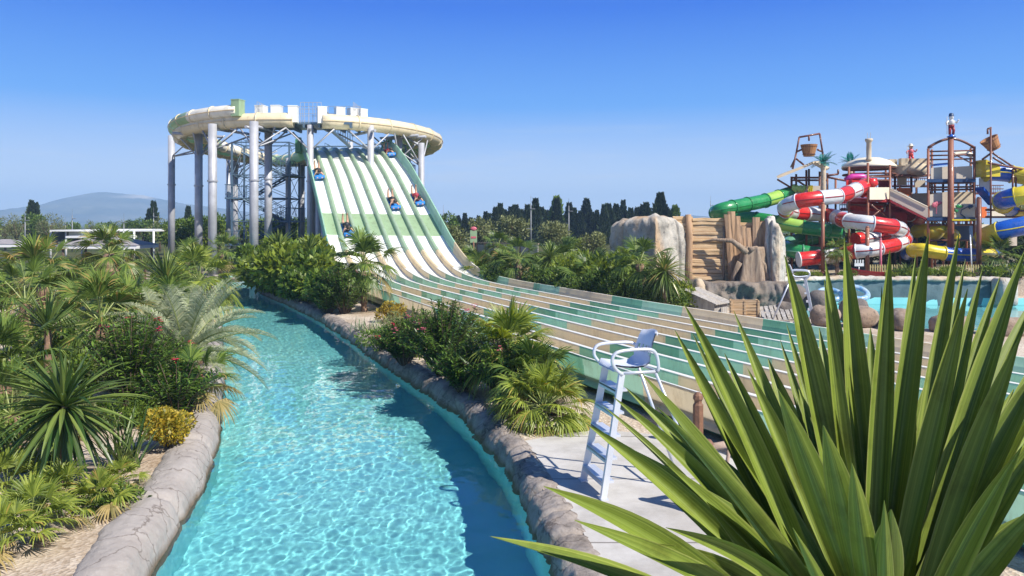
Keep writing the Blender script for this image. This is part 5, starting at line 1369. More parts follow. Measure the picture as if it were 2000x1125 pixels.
for i, (px, d, k, sc) in enumerate([(10,95,2,1.0),(32,92,2,1.05),(62,100,0,1.15),(92,96,2,1.1),(112,100,2,1.0),(345,70,1,.95),(362,66,0,.95),(378,72,1,.9),(398,68,0,1.0),(412,64,1,.9),(428,74,0,1.05),(446,80,1,.9),(330,80,0,.9),(312,90,2,.95),(280,105,0,1.0),(258,110,0,.95),(236,112,2,.9),(210,115,0,.9),(180,118,2,.9),(140,118,0,.9),(470,78,0,.95),(500,80,1,.9),(530,76,0,1.0),(556,78,1,.9),(580,82,0,1.0),(605,84,0,.95),(830,80,0,1.0),(850,78,2,1.0),(868,82,0,1.1),(-30,90,0,1.1),(1110,62,0,.55),(1135,60,1,.55)]):
    p = (T2,T3,T4)[k]; o = p if k not in u3 else dup(p); u3.add(k); put(o, *pxg(px, d), 0, i*1.1, sc*(1.0 if k != 2 else .85))
t = dup(CYb); t['label'] = 'dark cypress on the plain behind the white canopies'; t['group'] = 'lone cypresses on the plain to the left'; put(t, *pxg(300,110), 0, 0, (.75,.75,.78))
for px, s_ in ((292,.66),(62,.8),(70,.76),(368,.7)): o = dup(t); put(o, *pxg(px, 112), 0, px, (s_,s_,s_))
cp(T2, 'tree seen between the tower columns, taller than the shrubs round it', 545, 62, .95, 2)
# far treeline closing the plain
mb = MB(); r = rr_(65)
for k in range(5200):
    x = r.uniform(-330, 420); y = 250 + r.uniform(-30,30); hh = (3.2+1.6*noise.noise(Vector((x*.05,0,1)))+1.0*noise.noise(Vector((x*.2,3,1))))
    p = Vector((x, y, r.random()*hh)); s = Vector((r.gauss(0,1), r.gauss(0,1), r.gauss(0,1))).normalized(); d = s.orthogonal().normalized(); L = 1.5*r.uniform(.5,1.2)
    mb.face([mb.vert(a) for a in (p-s*L*.5, p+d*L*.4, p+s*L*.5, p-d*L*.4)], 0)
tag(mb.build('treeline', M['shrub']), 'far belt of trees along the plain', 'woods', None, 'stuff')
# lamp masts
M['mast'] = mat('grey_mast', (.22,.23,.25), .5, .1, 3, metal=.3)
def mast(label, px, d, py_top, heads=1):
    x, y = pxg(px, d); hh = H-(py_top-HZ)/F*d
    t = thing('lamp_mast', label, 'lamp mast', (x, y, 0)); mb = MB(); mb.lathe([(.08,0),(.04,hh)], n=8); mb.build('pole', M['mast'], t)
    for k in range(heads):
        mb = MB(); mb.box((.22*(1 if k % 2 == 0 else -1), 0, hh*(.90-.35*k)), (.36,.2,.07)); mb.tube([(0,0,hh*(.90-.35*k)),(.2*(1 if k % 2 == 0 else -1),0,hh*(.90-.35*k))], .03, 5); mb.build('lamp_head', M['mast'], t)
    mb = MB(); mb.tube([(0,0,hh),(0,0,hh+.7)], .015, 4); mb.build('lightning_rod', M['mast'], t)
for a in (('lamp mast before the cypresses, above the grey panel fence',1037,70,397,2),('lamp mast before the cypresses, left of the big pale rock',1111,72,402,2),('tall mast on the horizon left of the green tube slide',1388,110,392,1),('shorter mast close beside the tall one left of the green tube slide',1396,112,410,0),('thin mast behind the right edge of the steep slide',866,110,410,1),('lamp mast before the mountain at the far left',49,80,423,1),('lamp mast above the white canopies',141,90,420,1),('slim lamp mast above the right end of the white canopies',242,95,428,1),('lamp mast between the white canopies and the steel columns',300,90,416,1),('short lamp mast left of the one above the white canopies',128,110,433,1)): mast(*a)
# canopies and pavilion at the left
M['canopy'] = mat('white_canopy', (.72,.72,.74), .5, .05, .8)
M['roof_grey'] = mat('grey_shingle_roof', (.27,.25,.27), .8, .2, 2.5, bmp=.3)
M['dark'] = mat('painted_bay_shade', (.02,.025,.03), .6, .2, 2)  # near-black colour stands for the shade inside the canopy bays
t = thing('canopy_building', 'low white canopies with bays of painted shade behind the palm planting', 'building', (0,0,0))
def pbox(mb, px0, px1, py0, py1, d, dep):
    a = at(px0, py1, d); c = at(px1, py0, d); mb.box(((a.x+c.x)/2, d+dep/2, (a.z+c.z)/2), (c.x-a.x, dep, c.z-a.z))
mb = MB(); pbox(mb, 97, 165, 449, 452, 66, 7); pbox(mb, 168, 245, 448, 452, 68, 7); pbox(mb, 215, 303, 449.5, 452, 67, 6); pbox(mb, 128, 230, 461, 465, 64, 4); mb.build('canopy_roof', M['canopy'], t)
mb = MB(); pbox(mb, 98, 134, 453, 472, 67.5, 4); pbox(mb, 172, 212, 453, 472, 69.5, 4); mb.build('bay_shade', M['dark'], t)
mb = MB(); pbox(mb, 134, 163, 452, 462, 67, 4); pbox(mb, 212, 231, 452, 462, 69, 4); mb.build('wall', M['canopy'], t)
mb = MB()
for px in (99, 129, 160, 242, 262, 300): a = at(px, 452, 66.5); mb.tube([(a.x, a.y, -.0),(a.x, a.y, a.z)], .09, 6)
mb.build('canopy_posts', M['canopy'], t)
def pavilion(label, px, py_top, py_eave, w, d):
    c = at(px, py_top, d); e = at(px, py_eave, d); t = thing('pavilion', label, 'pavilion', (c.x, d, 0)); mb = MB()
    hw = w/2; mb_v = [mb.vert(p) for p in ((-hw,-hw*.6,e.z),(hw,-hw*.6,e.z),(hw,hw*.6,e.z),(-hw,hw*.6,e.z),(-hw*.15,0,c.z),(hw*.15,0,c.z))]
    for f in ((0,1,5,4),(1,2,5),(2,3,4,5),(3,0,4)): mb.face([mb_v[i] for i in f])
    mb.build('roof', M['roof_grey'], t); mb = MB(); mb.box((0,0,e.z-.12), (w*.99,w*.58,.22)); mb.build('fascia', M['canopy'], t)
    for sx in (-1,1):
        for sy in (-1,1): mb = MB(); mb.tube([(sx*hw*.85,sy*hw*.5,0),(sx*hw*.85,sy*hw*.5,e.z)], .09, 6); mb.build('post', M['bark_dark'], t)
pavilion('grey hipped pavilion roof behind the pale-trunked palms', 212, 459, 478, 5.6, 54)
pavilion('grey pavilion roof at the left edge of the photo', 12, 467, 476, 3.5, 56)
# panel fence and signboard beyond the slide
M['panel'] = mat('grey_fence_panel', (.40,.37,.36), .7, .15, 1.5)
A = at(932, 476, 46); B = at(1052, 476, 43); t = thing('panel_fence', 'grey panel fence with a pale top rail beyond the slide', 'fence', (A.x, A.y, 0))
n = 7
for k in range(n):
    p = A.lerp(B, k/n); c = A.lerp(B, (k+1)/n); mb = MB(); dv = (c-p); L = dv.length; rot = Matrix.Rotation(math.atan2(dv.y, dv.x), 3, 'Z')
    mb.box((p+c)/2 + Vector((0,0,-.42)), (L-.08,.05,.72), 0, rot); rel(mb, 'panel', M['panel'], t)
    mb = MB(); mb.box(p + Vector((0,0,-.95)), (.09,.09,2.0)); rel(mb, 'post', M['wood_brown'], t)
mb = MB(); dv = B-A; mb.box((A+B)/2+Vector((0,0,.02)), (dv.length,.1,.07), 0, Matrix.Rotation(math.atan2(dv.y,dv.x),3,'Z')); rel(mb, 'top_rail', M['wood_rail'], t)
p = at(925, 462, 47); t = thing('signboard', 'small board with a pink and green face on a post beyond the slide', 'sign', (p.x, p.y, 0))
mb = MB(); mb.tube([(0,0,0),(0,0,p.z-.3)], .05, 6); mb.build('post', M['wood_brown'], t)
mb = MB(); mb.box((0,0,p.z), (.42,.06,.75)); mb.build('board', M['pale_green'], t)
mb = MB(); mb.blob((0,-.02,p.z+.48), (.2,.05,.13), 3); mb.build('pink_crest', M['petal_pink'], t)
mb = MB(); mb.box((0,-.035,p.z-.05), (.32,.02,.12)); mb.build('pink_band', M['petal_pink'], t)
# dark hedge at the far end of the river
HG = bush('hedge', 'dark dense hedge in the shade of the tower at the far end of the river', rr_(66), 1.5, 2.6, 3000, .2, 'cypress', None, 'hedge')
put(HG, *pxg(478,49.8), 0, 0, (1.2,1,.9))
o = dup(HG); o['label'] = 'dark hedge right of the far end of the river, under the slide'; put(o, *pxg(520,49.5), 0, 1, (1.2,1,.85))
# air between here and the mountain
m = bpy.data.materials.new('haze_air'); m.use_nodes = True; nt = m.node_tree
for n_ in list(nt.nodes):
    if n_.type == 'BSDF_PRINCIPLED': nt.nodes.remove(n_)
vol = nt.nodes.new('ShaderNodeVolumePrincipled'); vol.inputs['Color'].default_value = (.44,.67,1,1); vol.inputs['Density'].default_value = .0005; vol.inputs['Anisotropy'].default_value = 0
nt.links.new(vol.outputs[0], nt.nodes['Material Output'].inputs['Volume'])
mb = MB(); mb.box((0, 1430, 57), (5400, 3100, 120))
o = mb.build('haze', m); tag(o, 'pale blue haze in the air towards the mountain', None, None, 'stuff')
cy.volume_bounces = 1; cy.volume_step_rate = 10
# ------------------------------------------------------------------ water play area
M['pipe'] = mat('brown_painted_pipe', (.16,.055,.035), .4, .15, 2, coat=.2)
M['pipe_lit'] = mat('sunlit_brown_pipe', (.28,.10,.055), .4, .15, 2, coat=.2)  # brighter copy of the brown pipe, sunlight put into its colour
M['red'] = mat('red_fibreglass', (.62,.022,.018), .25, .08, 1, coat=.4)
M['red_dark'] = mat('dark_red_paint_and_shade', (.28,.015,.02), .4, .12, 2)  # deep red parts, and painted shade under the red tower
M['tube_white'] = mat('white_tube', (.66,.67,.70), .25, .05, 1, coat=.4)
M['tube_green'] = mat('green_tube', (.02,.24,.07), .25, .10, 1, coat=.4)
M['tube_lime'] = mat('lime_tube', (.32,.55,.10), .3, .08, 1, coat=.4)
M['tube_blue'] = mat('blue_tube', (.012,.10,.50), .25, .08, 1, coat=.4)
M['tube_yellow'] = mat('yellow_tube', (.66,.53,.02), .28, .08, 1, coat=.4)
M['orange'] = mat('orange_fibreglass', (.75,.16,.02), .3, .08, 1, coat=.3)
M['panel_beige'] = mat('beige_panel', (.52,.45,.37), .6, .07, 1.2)
M['panel_cream'] = mat('cream_panel', (.70,.64,.52), .55, .06, 1.2)
M['castle'] = mat('sand_stone_theming', (.52,.43,.31), .85, .15, 2, bmp=.5, bsc=8)
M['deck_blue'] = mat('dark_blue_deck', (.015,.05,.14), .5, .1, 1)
M['bucket'] = woodmat('bucket_staves', (.34,.16,.07), (.52,.27,.12), (.10,.05,.03), True)
M['magenta'] = mat('magenta_fibreglass', (.55,.04,.30), .35, .1, 1)
def rod(mb, a, c, r=.06, n=8, m=0): mb.tube([at(*a), at(*c)], r, n, m)
def quadp(mb, pts, th=.06, m=0):
    """thin solid panel through four (px,py,d) corners"""
    P_ = [at(*p) for p in pts]; nn = (P_[1]-P_[0]).cross(P_[3]-P_[0]).normalized()*th
    mb.hexa([P_[0],P_[1],P_[2],P_[3],P_[0]+nn,P_[1]+nn,P_[2]+nn,P_[3]+nn], m)
def spline(pts, n=8):
    out = []; P_ = [Vector(p) for p in pts]
    for i in range(len(P_)-1):
        p0,p1,p2,p3 = P_[max(0,i-1)],P_[i],P_[i+1],P_[min(len(P_)-1,i+2)]
        for k in range(n):
            u = k/n; out.append(.5*((2*p1)+(p2-p0)*u+(2*p0-5*p1+4*p2-p3)*u*u+(3*p1-p0-3*p2+p3)*u**3))
    return out + [P_[-1]]
def root(name, label, cat, px, d, group=None, z=.75): 
    x, y = pxg(px, d); return thing(name, label, cat, (x, y, z), 0, group)
def post(t, px, py0, py1, d, r, mt='pipe'):
    mb = MB(); a = at(px, py1, d); c = at(px, py0, d); mb.tube([a, c], r, 10); mb.lathe([(r*1.5,0),(r*1.5,.06)], (a.x,a.y,a.z), 10); rel(mb, 'post', M[mt], t)
def tube_slide(name, label, pts, r, mats, seg, n=8, flange='tube_white', start=0):
    P_ = spline([at(*p) for p in pts], n); t = thing(name, label, 'tube slide', P_[0], 0, 'tube slides of the play area')
    L = [0]
    for a, c in zip(P_, P_[1:]): L.append(L[-1]+(c-a).length)
    mb = MB(); mb.tube(P_, r, 16, mfun=lambda i: int(L[i]/seg + start) % len(mats)); tb = rel(mb, 'tube', mats, t)
    last = -1
    for i in range(len(P_)-1):
        k = int(L[i]/seg+start)
        if k != last: d = (P_[i+1]-P_[i]).normalized(); mb = MB(); mb.tube([P_[i]-d*.03, P_[i]+d*.03], r*1.10, 16); last = k; mb.build('flange', M[flange], tb)
    mb = MB(); sl = []
    for i in range(len(P_)-1):
        d = (P_[i+1]-P_[i]).normalized(); s = d.cross(Vector((0,0,1))).normalized(); s = s if s.y < 0 else -s; sl.append(P_[i]+s*r*1.0)
    mb.tube(sl, .028, 5); mb.build('seam_rim', M[flange] if flange != 'tube_white' else M['red_dark'], tb)
    return t
# --- left tower with the green tube slide
t = root('play_tower', 'left play tower with a tilted tan canopy and a green and beige platform', 'play tower', 1575, 42)
for px, y0, d in ((1546,345,41),(1555,340,44),(1575,332,41),(1580,330,44),(1601,335,41),(1616,338,44)): post(t, px, y0, 555, d, .06)
mb = MB(); quadp(mb, ((1519,349,40),(1588,321,40),(1596,318,45.5),(1524,345,45.5)), .14); quadp(mb, ((1588,321,40),(1612,334,40),(1618,331,45.5),(1596,318,45.5)), .14); rel(mb, 'canopy', M['castle'], t)
mb = MB()
for a, c in (((1519,351,40.2),(1546,367,41)),((1551,348,41),(1580,368,41)),((1546,347,41),(1601,347,41)),((1546,380,41),(1616,380,41)),((1616,346,41),(1657,354,41)),((1545,352,44),(1616,352,44)),((1616,343,41),(1637,340,41)),((1637,340,41),(1637,331,41)),((1546,430,41),(1616,430,41)),((1546,480,41),(1616,480,41))): rod(mb, a, c, .055, 6)
rel(mb, 'pipework', M['pipe'], t)
mb = MB(); quadp(mb, ((1546,379,41),(1601,379,41),(1601,363,41),(1546,363,41))); rel(mb, 'side_panel', M['panel_beige'], t)
mb = MB(); quadp(mb, ((1578,378,40.8),(1587,378,40.8),(1587,362,40.8),(1578,362,40.8)), .05); rel(mb, 'yellow_strip', M['tube_yellow'], t)
mb = MB(); quadp(mb, ((1546,384,40.9),(1610,384,40.9),(1612,381,45),(1548,381,45)), .1); rel(mb, 'deck', M['deck_blue'], t)
mb = MB(); 
for k in range(7): mb.blob(at(1550+k*3.5, 367+(k%2)*3, 40.85), (.11,.03,.16), k, .3, 2, 8, 6)
rel(mb, 'leaf_motif', M['tube_lime'], t)
tube_slide('green_tube_slide', 'green tube slide running out far left from the canopy tower and back',
  [(1552,374,41.5),(1525,383,40.8),(1490,393,40),(1450,401,39.2),(1420,407,38.6),(1402,413,38.8),(1400,419,40),(1420,422,41),(1455,425,40.6),(1500,431,39.8),(1550,441,39),(1600,448,38.6),(1640,452,38.6)], .36, [M['tube_green'],M['tube_lime'],M['tube_green'],M['tube_green']], 1.25, flange='tube_green')
tube_slide('green_tube_slide', 'dark green lower tube slide curling under the canopy tower', [(1640,455,40.5),(1600,462,41.5),(1555,470,41.5),(1535,480,40),(1550,490,38.5),(1600,496,38.2),(1630,500,38.6)], .36, [M['tube_green'],M['tube_green'],M['dark_green']], 1.6, flange='dark_green')
# --- red and white slides
tube_slide('red_white_tube_slide', 'red and white striped tube slide spiralling in front of the red tower',
  [(1690,362,39.5),(1668,372,38.4),(1640,382,37.2),(1600,387,36.6),(1565,392,36.6),(1540,400,37.2),(1533,410,38.6),(1550,416,40),(1590,418,40.6),(1625,421,40),(1640,427,38.6),(1655,431,37.2),(1690,435,36.3),(1725,440,36.2),(1748,444,36.6),(1760,452,38),(1752,460,39.6),(1710,464,40.4),(1670,468,40)], .36, [M['red'],M['tube_white']], 1.15)
tube_slide('red_white_tube_slide', 'lowest red and white tube slide ending near the small palm',
  [(1768,466,39.5),(1762,473,37.8),(1740,480,36.6),(1700,488,36),(1665,492,36.2),(1640,497,37),(1615,501,36.6),(1585,504,36.2),(1558,507,36.2)], .34, [M['tube_white'],M['red']], 1.2, start=.3)
# --- middle red tower
t = root('play_tower', 'middle red play tower under a shallow cream dome roof', 'play tower', 1697, 41)
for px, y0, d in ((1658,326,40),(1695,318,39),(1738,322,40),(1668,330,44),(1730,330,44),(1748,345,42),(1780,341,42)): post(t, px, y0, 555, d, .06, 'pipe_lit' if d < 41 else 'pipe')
c = at(1697, 326, 41.5); mb = MB(); mb.lathe([(0,.52),(.55,.48),(1.05,.30),(1.35,.06),(1.38,-.05),(1.2,-.02),(0,.2)], (c.x,c.y,c.z), 28); rel(mb, 'dome_roof', M['panel_cream'], t)
mb = MB()
for dz in (-.10,-.42): mb.tube([Vector((c.x+math.cos(a)*1.3, c.y+math.sin(a)*1.3, c.z+dz)) for a in [2*PI*k/28 for k in range(28)]], .05, 6, closed=True)
for y in (345,352,400,430): rod(mb, (1658,y,40), (1738,y,40), .05, 6)
for y0, y1 in ((395,430),(430,395)): rod(mb, (1695,y0,39.2), (1738,y1,40), .05, 6); rod(mb, (1738,y0,40), (1780,y1,42), .05, 6)
for k in range(8): rod(mb, (1715+k*9,405+(k%3)*6,41.5), (1740+k*7,420-(k%2)*12,42), .06, 6)
rel(mb, 'pipework', M['pipe'], t)
mb = MB(); quadp(mb, ((1652,385,39.6),(1694,385,39.6),(1694,352,39.6),(1652,352,39.6)), .08); quadp(mb, ((1694,362,39.3),(1712,362,39.3),(1712,348,39.3),(1694,348,39.3)), .08); mb.blob(at(1704,357,39.2), (.28,.2,.25), 3, .1); rel(mb, 'slide_entry', M['red'], t)
mb = MB(); mb.tube([at(1652,352,39.7),at(1665,345,39.7),at(1685,345,39.7),at(1697,352,39.7)], .16, 8); rel(mb, 'pink_arch', M['magenta'], t)
mb = MB(); quadp(mb, ((1697,390,38.8),(1735,390,39.8),(1735,366,39.8),(1697,366,38.8)), .05); rel(mb, 'side_panel', M['panel_cream'], t)
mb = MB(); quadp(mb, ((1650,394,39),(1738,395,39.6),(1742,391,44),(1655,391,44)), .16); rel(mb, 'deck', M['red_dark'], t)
mb = MB(); quadp(mb, ((1660,440,40.5),(1770,446,40.5),(1770,415,40.5),(1660,412,40.5)), .1); rel(mb, 'red_shade_sheet', M['red_dark'], t)  # dark red sheet painted in for the shade under the deck
mb = MB(); quadp(mb, ((1751,383,41.8),(1777,383,41.8),(1777,367,41.8),(1751,367,41.8)), .1); rel(mb, 'orange_panel', M['orange'], t)
# turret ornament on the dome
q0 = at(1697, 314, 40.5); t = thing('turret', 'small round stone turret with thin spikes on top of the dome roof', 'turret', q0)
mb = MB(); mb.lathe([(.13,0),(.16,.08),(.12,.14),(.13,.55),(.12,.95),(.17,1.02),(.19,1.06),(.19,1.16),(.14,1.16),(.13,1.08),(0,1.08)], n=14); mb.build('shaft', M['castle'], t)
mb = MB()
for k in range(4): a = k*PI/2+.4; mb.tube([(math.cos(a)*.1,math.sin(a)*.1,1.08),(math.cos(a)*.1,math.sin(a)*.1,1.48)], .012, 5)
mb.build('spikes', M['tube_white'], t)
# stair ramp
t = root('stair_ramp', 'stair ramp with beige side panels and a red stringer between the towers', 'stair', 1775, 40)
mb = MB(); quadp(mb, ((1738,389,39.5),(1812,427,39),(1812,405,39),(1738,369,39.5)), .05); rel(mb, 'side_panel', M['panel_beige'], t)
mb = MB(); quadp(mb, ((1742,387,41.2),(1816,425,40.7),(1816,403,40.7),(1742,367,41.2)), .05); rel(mb, 'side_panel', M['panel_beige'], t)
mb = MB(); quadp(mb, ((1738,395,39.4),(1812,432,38.9),(1812,428,38.9),(1738,390,39.4)), .10); rel(mb, 'stringer', M['red_dark'], t)
mb = MB(); rod(mb, (1738,368,39.4), (1812,404,38.9), .03); rel(mb, 'handrail', M['panel_cream'], t)
mb = MB()
for k in range(12): a = at(1740+6*k, 391+3.1*k, 39.5); mb.box(a+Vector((.1,.8,0)), (.3,1.6,.05))
rel(mb, 'treads', M['red_dark'], t)
# castle wall
t = root('castle_wall', 'sand-coloured battlement wall raised on brown posts', 'castle wall', 1776, 42)
mb = MB(); a = at(1741,341,41.5); c = at(1812,322,41.5); w = c.x-a.x; hh = c.z-a.z
prev = None; n = 30
for k in range(n+1):
    u = k/n; x = a.x+w*u; y = 41.5 - .5*math.sin(PI*u)
    row = [mb.vert((x, y+dy+.03*noise.noise(Vector((x*3,z*3,0))), z)) for dy, z in ((0,a.z),(0,a.z+hh*.35),(0,a.z+hh*.7),(0,a.z+hh),(.3,a.z+hh),(.3,a.z))]
    if prev:
        for i in range(6): mb.face((prev[i], row[i], row[(i+1)%6], prev[(i+1)%6]), 0, False)
    prev = row
for k, u in enumerate((.04,.28,.53,.80,.97)):
    x = a.x+w*u; y = 41.5 - .5*math.sin(PI*u); mb.box((x, y+.15, c.z+.13), (.42,.32,.34+.05*(k%2)), 0)
mb.blob((a.x+w*.6, 41.0, a.z+hh*.45), (.55,.3,.33), 5, .3)
rel(mb, 'battlement', M['castle'], t)
mb = MB(); mb.box((a.x+w/2, 41.9, a.z-.05), (w*1.05,1.6,.1)); rel(mb, 'deck', M['pipe'], t)
# --- right tower
t = root('play_tower', 'right play tower with arched pipe hoops and beige panels on two levels', 'play tower', 1858, 40)
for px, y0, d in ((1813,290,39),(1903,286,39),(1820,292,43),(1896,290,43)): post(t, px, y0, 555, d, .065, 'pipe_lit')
mb = MB(); mb.tube([at(1857,552,38.6), at(1857,268,38.6)], [.16,.13], 12); rel(mb, 'mast', M['pipe_lit'], t)
mb = MB()
for d in (39, 43):
    mb.tube([at(1813+90*k/14, 288-17*math.sin(PI*k/14), d) for k in range(15)], .065, 6)
    for y in (296,304,312): rod(mb, (1813,y,d), (1903,y-2,d), .04, 6)
for y in (288,304,318,352,362,375,430): rod(mb, (1813,y,39), (1820,y,43), .05, 6); rod(mb, (1903,y,39), (1896,y,43), .05, 6)
for y in (358,366,371,440,470): rod(mb, (1813,y,39), (1903,y-1,39), .05, 6)
rod(mb, (1862,300,39), (1900,320,42), .04); rod(mb, (1816,375,39.2), (1850,440,39.2), .04)
rel(mb, 'hoops', M['pipe'], t)
mb = MB()
mb.tube([at(1861+38*k/8, 304-5*math.sin(PI*k/8), 40.5) for k in range(9)], .13, 8); rel(mb, 'cream_arch', M['panel_cream'], t)
for pl, mt, nm in ((((1817,350,39),(1852,350,39),(1852,325,39),(1817,328,39)),'panel_beige','upper_panel'),(((1861,349,39),(1898,349,39),(1898,324,39),(1861,326,39)),'panel_beige','upper_panel'),(((1815,423,39),(1852,423,39),(1852,374,39),(1815,380,39)),'panel_beige','lower_panel'),(((1861,427,38.9),(1903,427,38.9),(1903,398,38.9),(1861,398,38.9)),'panel_cream','lower_panel'),(((1780,420,42),(1900,420,42),(1900,374,42),(1780,378,42)),'castle','back_wall')):
    mb = MB(); quadp(mb, pl, .05); rel(mb, nm, M[mt], t)
for y, mt in ((356,'deck_blue'),(431,'deck_blue')):
    mb = MB(); quadp(mb, ((1811,y,38.7),(1905,y,38.7),(1899,y-5,43.5),(1818,y-5,43.5)), .16); rel(mb, 'deck', M[mt], t)
mb = MB(); quadp(mb, ((1817,325,39.4),(1850,322,39.4),(1850,318,39.4),(1817,321,39.4)), .3); rel(mb, 'blue_beam', M['tube_blue'], t)
mb = MB(); quadp(mb, ((1858,431,38.5),(1905,431,38.5),(1905,428,38.5),(1858,428,38.5)), .08); rel(mb, 'yellow_edge', M['tube_yellow'], t)
mb = MB()
for x, y, a, b_ in ((1826,400,.16,.12),(1831,397,.18,.09),(1836,396,.12,.07)): mb.blob(at(x,y,38.85), (a,.03,b_), x, .3, 2, 10, 8)
mb.tube([at(1829,402,38.86), at(1829,418,38.86)], .02, 5); rel(mb, 'pink_motif', M['petal_pink'], t)
mb = MB(); mb.tube([at(*p) for p in ((1885,424,38.75),(1876,418,38.75),(1878,410,38.75),(1890,404,38.75),(1895,408,38.75))], .03, 6); mb.blob(at(1896,403,38.75), (.14,.03,.08), 3); rel(mb, 'blue_motif', M['deck_blue'], t)
mb = MB(); mb.blob(at(1874,403,38.75), (.2,.03,.09), 7, .4); mb.blob(at(1868,412,38.75), (.1,.03,.07), 9, .4); rel(mb, 'green_motif', M['tube_green'], t)
mb = MB(); quadp(mb, ((1905,347,39.3),(1932,347,39.3),(1932,328,39.3),(1905,314,39.3)), .9); rel(mb, 'slide_entry', M['tube_yellow'], t)
mb = MB(); quadp(mb, ((1905,372,38.8),(1930,401,38.8),(1930,395,38.8),(1905,366,38.8)), .7); rel(mb, 'blue_chute', M['tube_blue'], t)
mb = MB(); quadp(mb, ((1912,372,39.2),(1934,396,39.2),(1934,352,39.2),(1912,348,39.2)), .05); rel(mb, 'cream_board', M['panel_cream'], t)
mb = MB(); quadp(mb, ((1825,470,40.6),(1905,470,40.6),(1905,440,40.6),(1825,440,40.6)), .1); rel(mb, 'interior_shade_sheet', M['deck_blue'], t)  # dark sheet stands in for the shaded interior below the deck
mb = MB(); mb.blob(at(1838,448,39), (.35,.3,.2), 3, .3); mb.blob(at(1825,453,39.3), (.5,.4,.4), 5, .2); rel(mb, 'yellow_slide_end', M['tube_yellow'], t)
tube_slide('blue_yellow_tube_slide', 'blue and yellow tube slide looping down at the right edge of the play area',
  [(1925,337,39),(1945,337,39),(1975,340,39),(2005,345,38.6),(2040,354,38),(2052,364,36.4),(2030,374,35.4),(2000,381,35.2),(1972,387,35.6),(1958,394,36.8),(1968,404,38.2),(2010,414,38.6),(2055,424,37.6),(2055,431,36),(2020,437,35.2),(1980,445,35.2),(1945,454,35.6),(1925,463,36.6),(1918,474,38)], .43, [M['tube_blue'],M['tube_yellow']], 1.25, flange='tube_yellow')
tube_slide('blue_yellow_tube_slide', 'lowest blue and yellow tube running across below the right tower',
  [(1945,500,38.5),(1928,498,37.2),(1900,498,36.6),(1865,497,36.4),(1830,493,36.4),(1800,488,36.6),(1780,490,37.4),(1772,496,38.6)], .32, [M['tube_blue'],M['tube_yellow']], 1.6, flange='tube_yellow', start=.2)
# tipping buckets
def bucket(label, px, py, d, tilt, frame):
    c = at(px, py, d); t = thing('tipping_bucket', label, 'tipping bucket', c, 0, 'wooden tipping buckets')
    rot = Matrix.Rotation(tilt, 3, 'Y'); mb = MB(); n = 18
    r0, r1, h_ = .27, .43, .62
    rg = []
    for rr, z in ((r0,-h_/2),(r1,h_/2),(r1-.05,h_/2),(r0-.04,-h_/2+.08)):
        rg.append([mb.vert(rot @ Vector((math.cos(2*PI*j/n)*rr, math.sin(2*PI*j/n)*rr, z))) for j in range(n)])
    for a, b_ in zip(rg, rg[1:]):
        for j in range(n): mb.face((a[j], a[(j+1)%n], b_[(j+1)%n], b_[j]))
    mb.face(rg[0][::-1]); mb.face(rg[-1]); mb.build('staves', M['bucket'], t)
    for z, rr in ((-.2,.315),(.2,.40)):
        mb = MB(); mb.tube([rot @ Vector((math.cos(2*PI*j/n)*rr, math.sin(2*PI*j/n)*rr, z)) for j in range(n)], .018, 5, closed=True); mb.build('hoop', M['pipe'], t)
    mb = MB()
    for a, b_ in frame: mb.tube([at(*a)-c, at(*b_)-c], .05, 6)
    mb.build('frame', M['pipe'], t)
bucket('upright wooden tipping bucket hanging in a pipe frame above the tan canopy', 1580, 294, 40.5, 0, [((1548,330,40.5),(1555,300,40.5)),((1555,300,40.5),(1561,268,40.5)),((1561,268,40.5),(1601,261,40.5)),((1601,261,40.5),(1607,300,40.5)),((1607,300,40.5),(1610,336,40.5)),((1555,310,40.5),(1570,322,40.5)),((1580,265,40.5),(1580,275,40.5)),((1557,296,40.5),(1566,292,40.5)),((1605,296,40.5),(1596,292,40.5)),((1552,312,40.5),(1545,326,41.5))])
bucket('tilted wooden tipping bucket on a tall brown post by the right tower', 1937, 281, 38.4, -.55, [((1935,555,38),(1935,248,38)),((1929,262,38),(1929,252,38)),((1929,252,38),(1935,250,38)),((1918,312,38.2),(1940,296,38)),((1940,300,38),(1985,330,38.6)),((1940,308,38),(1968,326,38.6)),((1930,318,38),(2010,333,38.6)),((1978,330,38.6),(1978,400,38.6)),((1984,330,38.6),(1984,400,38.6)),((1935,398,38),(2000,362,38.4)),((1925,410,38),(2010,412,38)),((1925,424,38),(2010,424,38))])
# free standing poles
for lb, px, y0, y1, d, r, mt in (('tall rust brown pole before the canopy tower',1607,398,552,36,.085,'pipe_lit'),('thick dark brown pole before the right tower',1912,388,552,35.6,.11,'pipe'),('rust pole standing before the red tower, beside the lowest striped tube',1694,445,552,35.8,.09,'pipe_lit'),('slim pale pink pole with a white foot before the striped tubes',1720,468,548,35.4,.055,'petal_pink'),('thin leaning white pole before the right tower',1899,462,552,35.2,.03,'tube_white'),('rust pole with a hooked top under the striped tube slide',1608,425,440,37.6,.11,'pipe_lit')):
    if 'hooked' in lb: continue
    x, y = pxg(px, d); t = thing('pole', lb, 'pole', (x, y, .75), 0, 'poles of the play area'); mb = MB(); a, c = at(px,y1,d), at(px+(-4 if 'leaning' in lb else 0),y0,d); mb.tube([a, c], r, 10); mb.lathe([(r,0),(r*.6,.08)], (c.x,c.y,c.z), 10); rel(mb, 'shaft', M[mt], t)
    mb = MB(); mb.lathe([(r*2.4,-.05),(r*2.4,.08),(r*1.2,.22)], (a.x,a.y,.78), 10); rel(mb, 'foot', M['tube_white'] if 'white foot' in lb else M['pipe'], t)
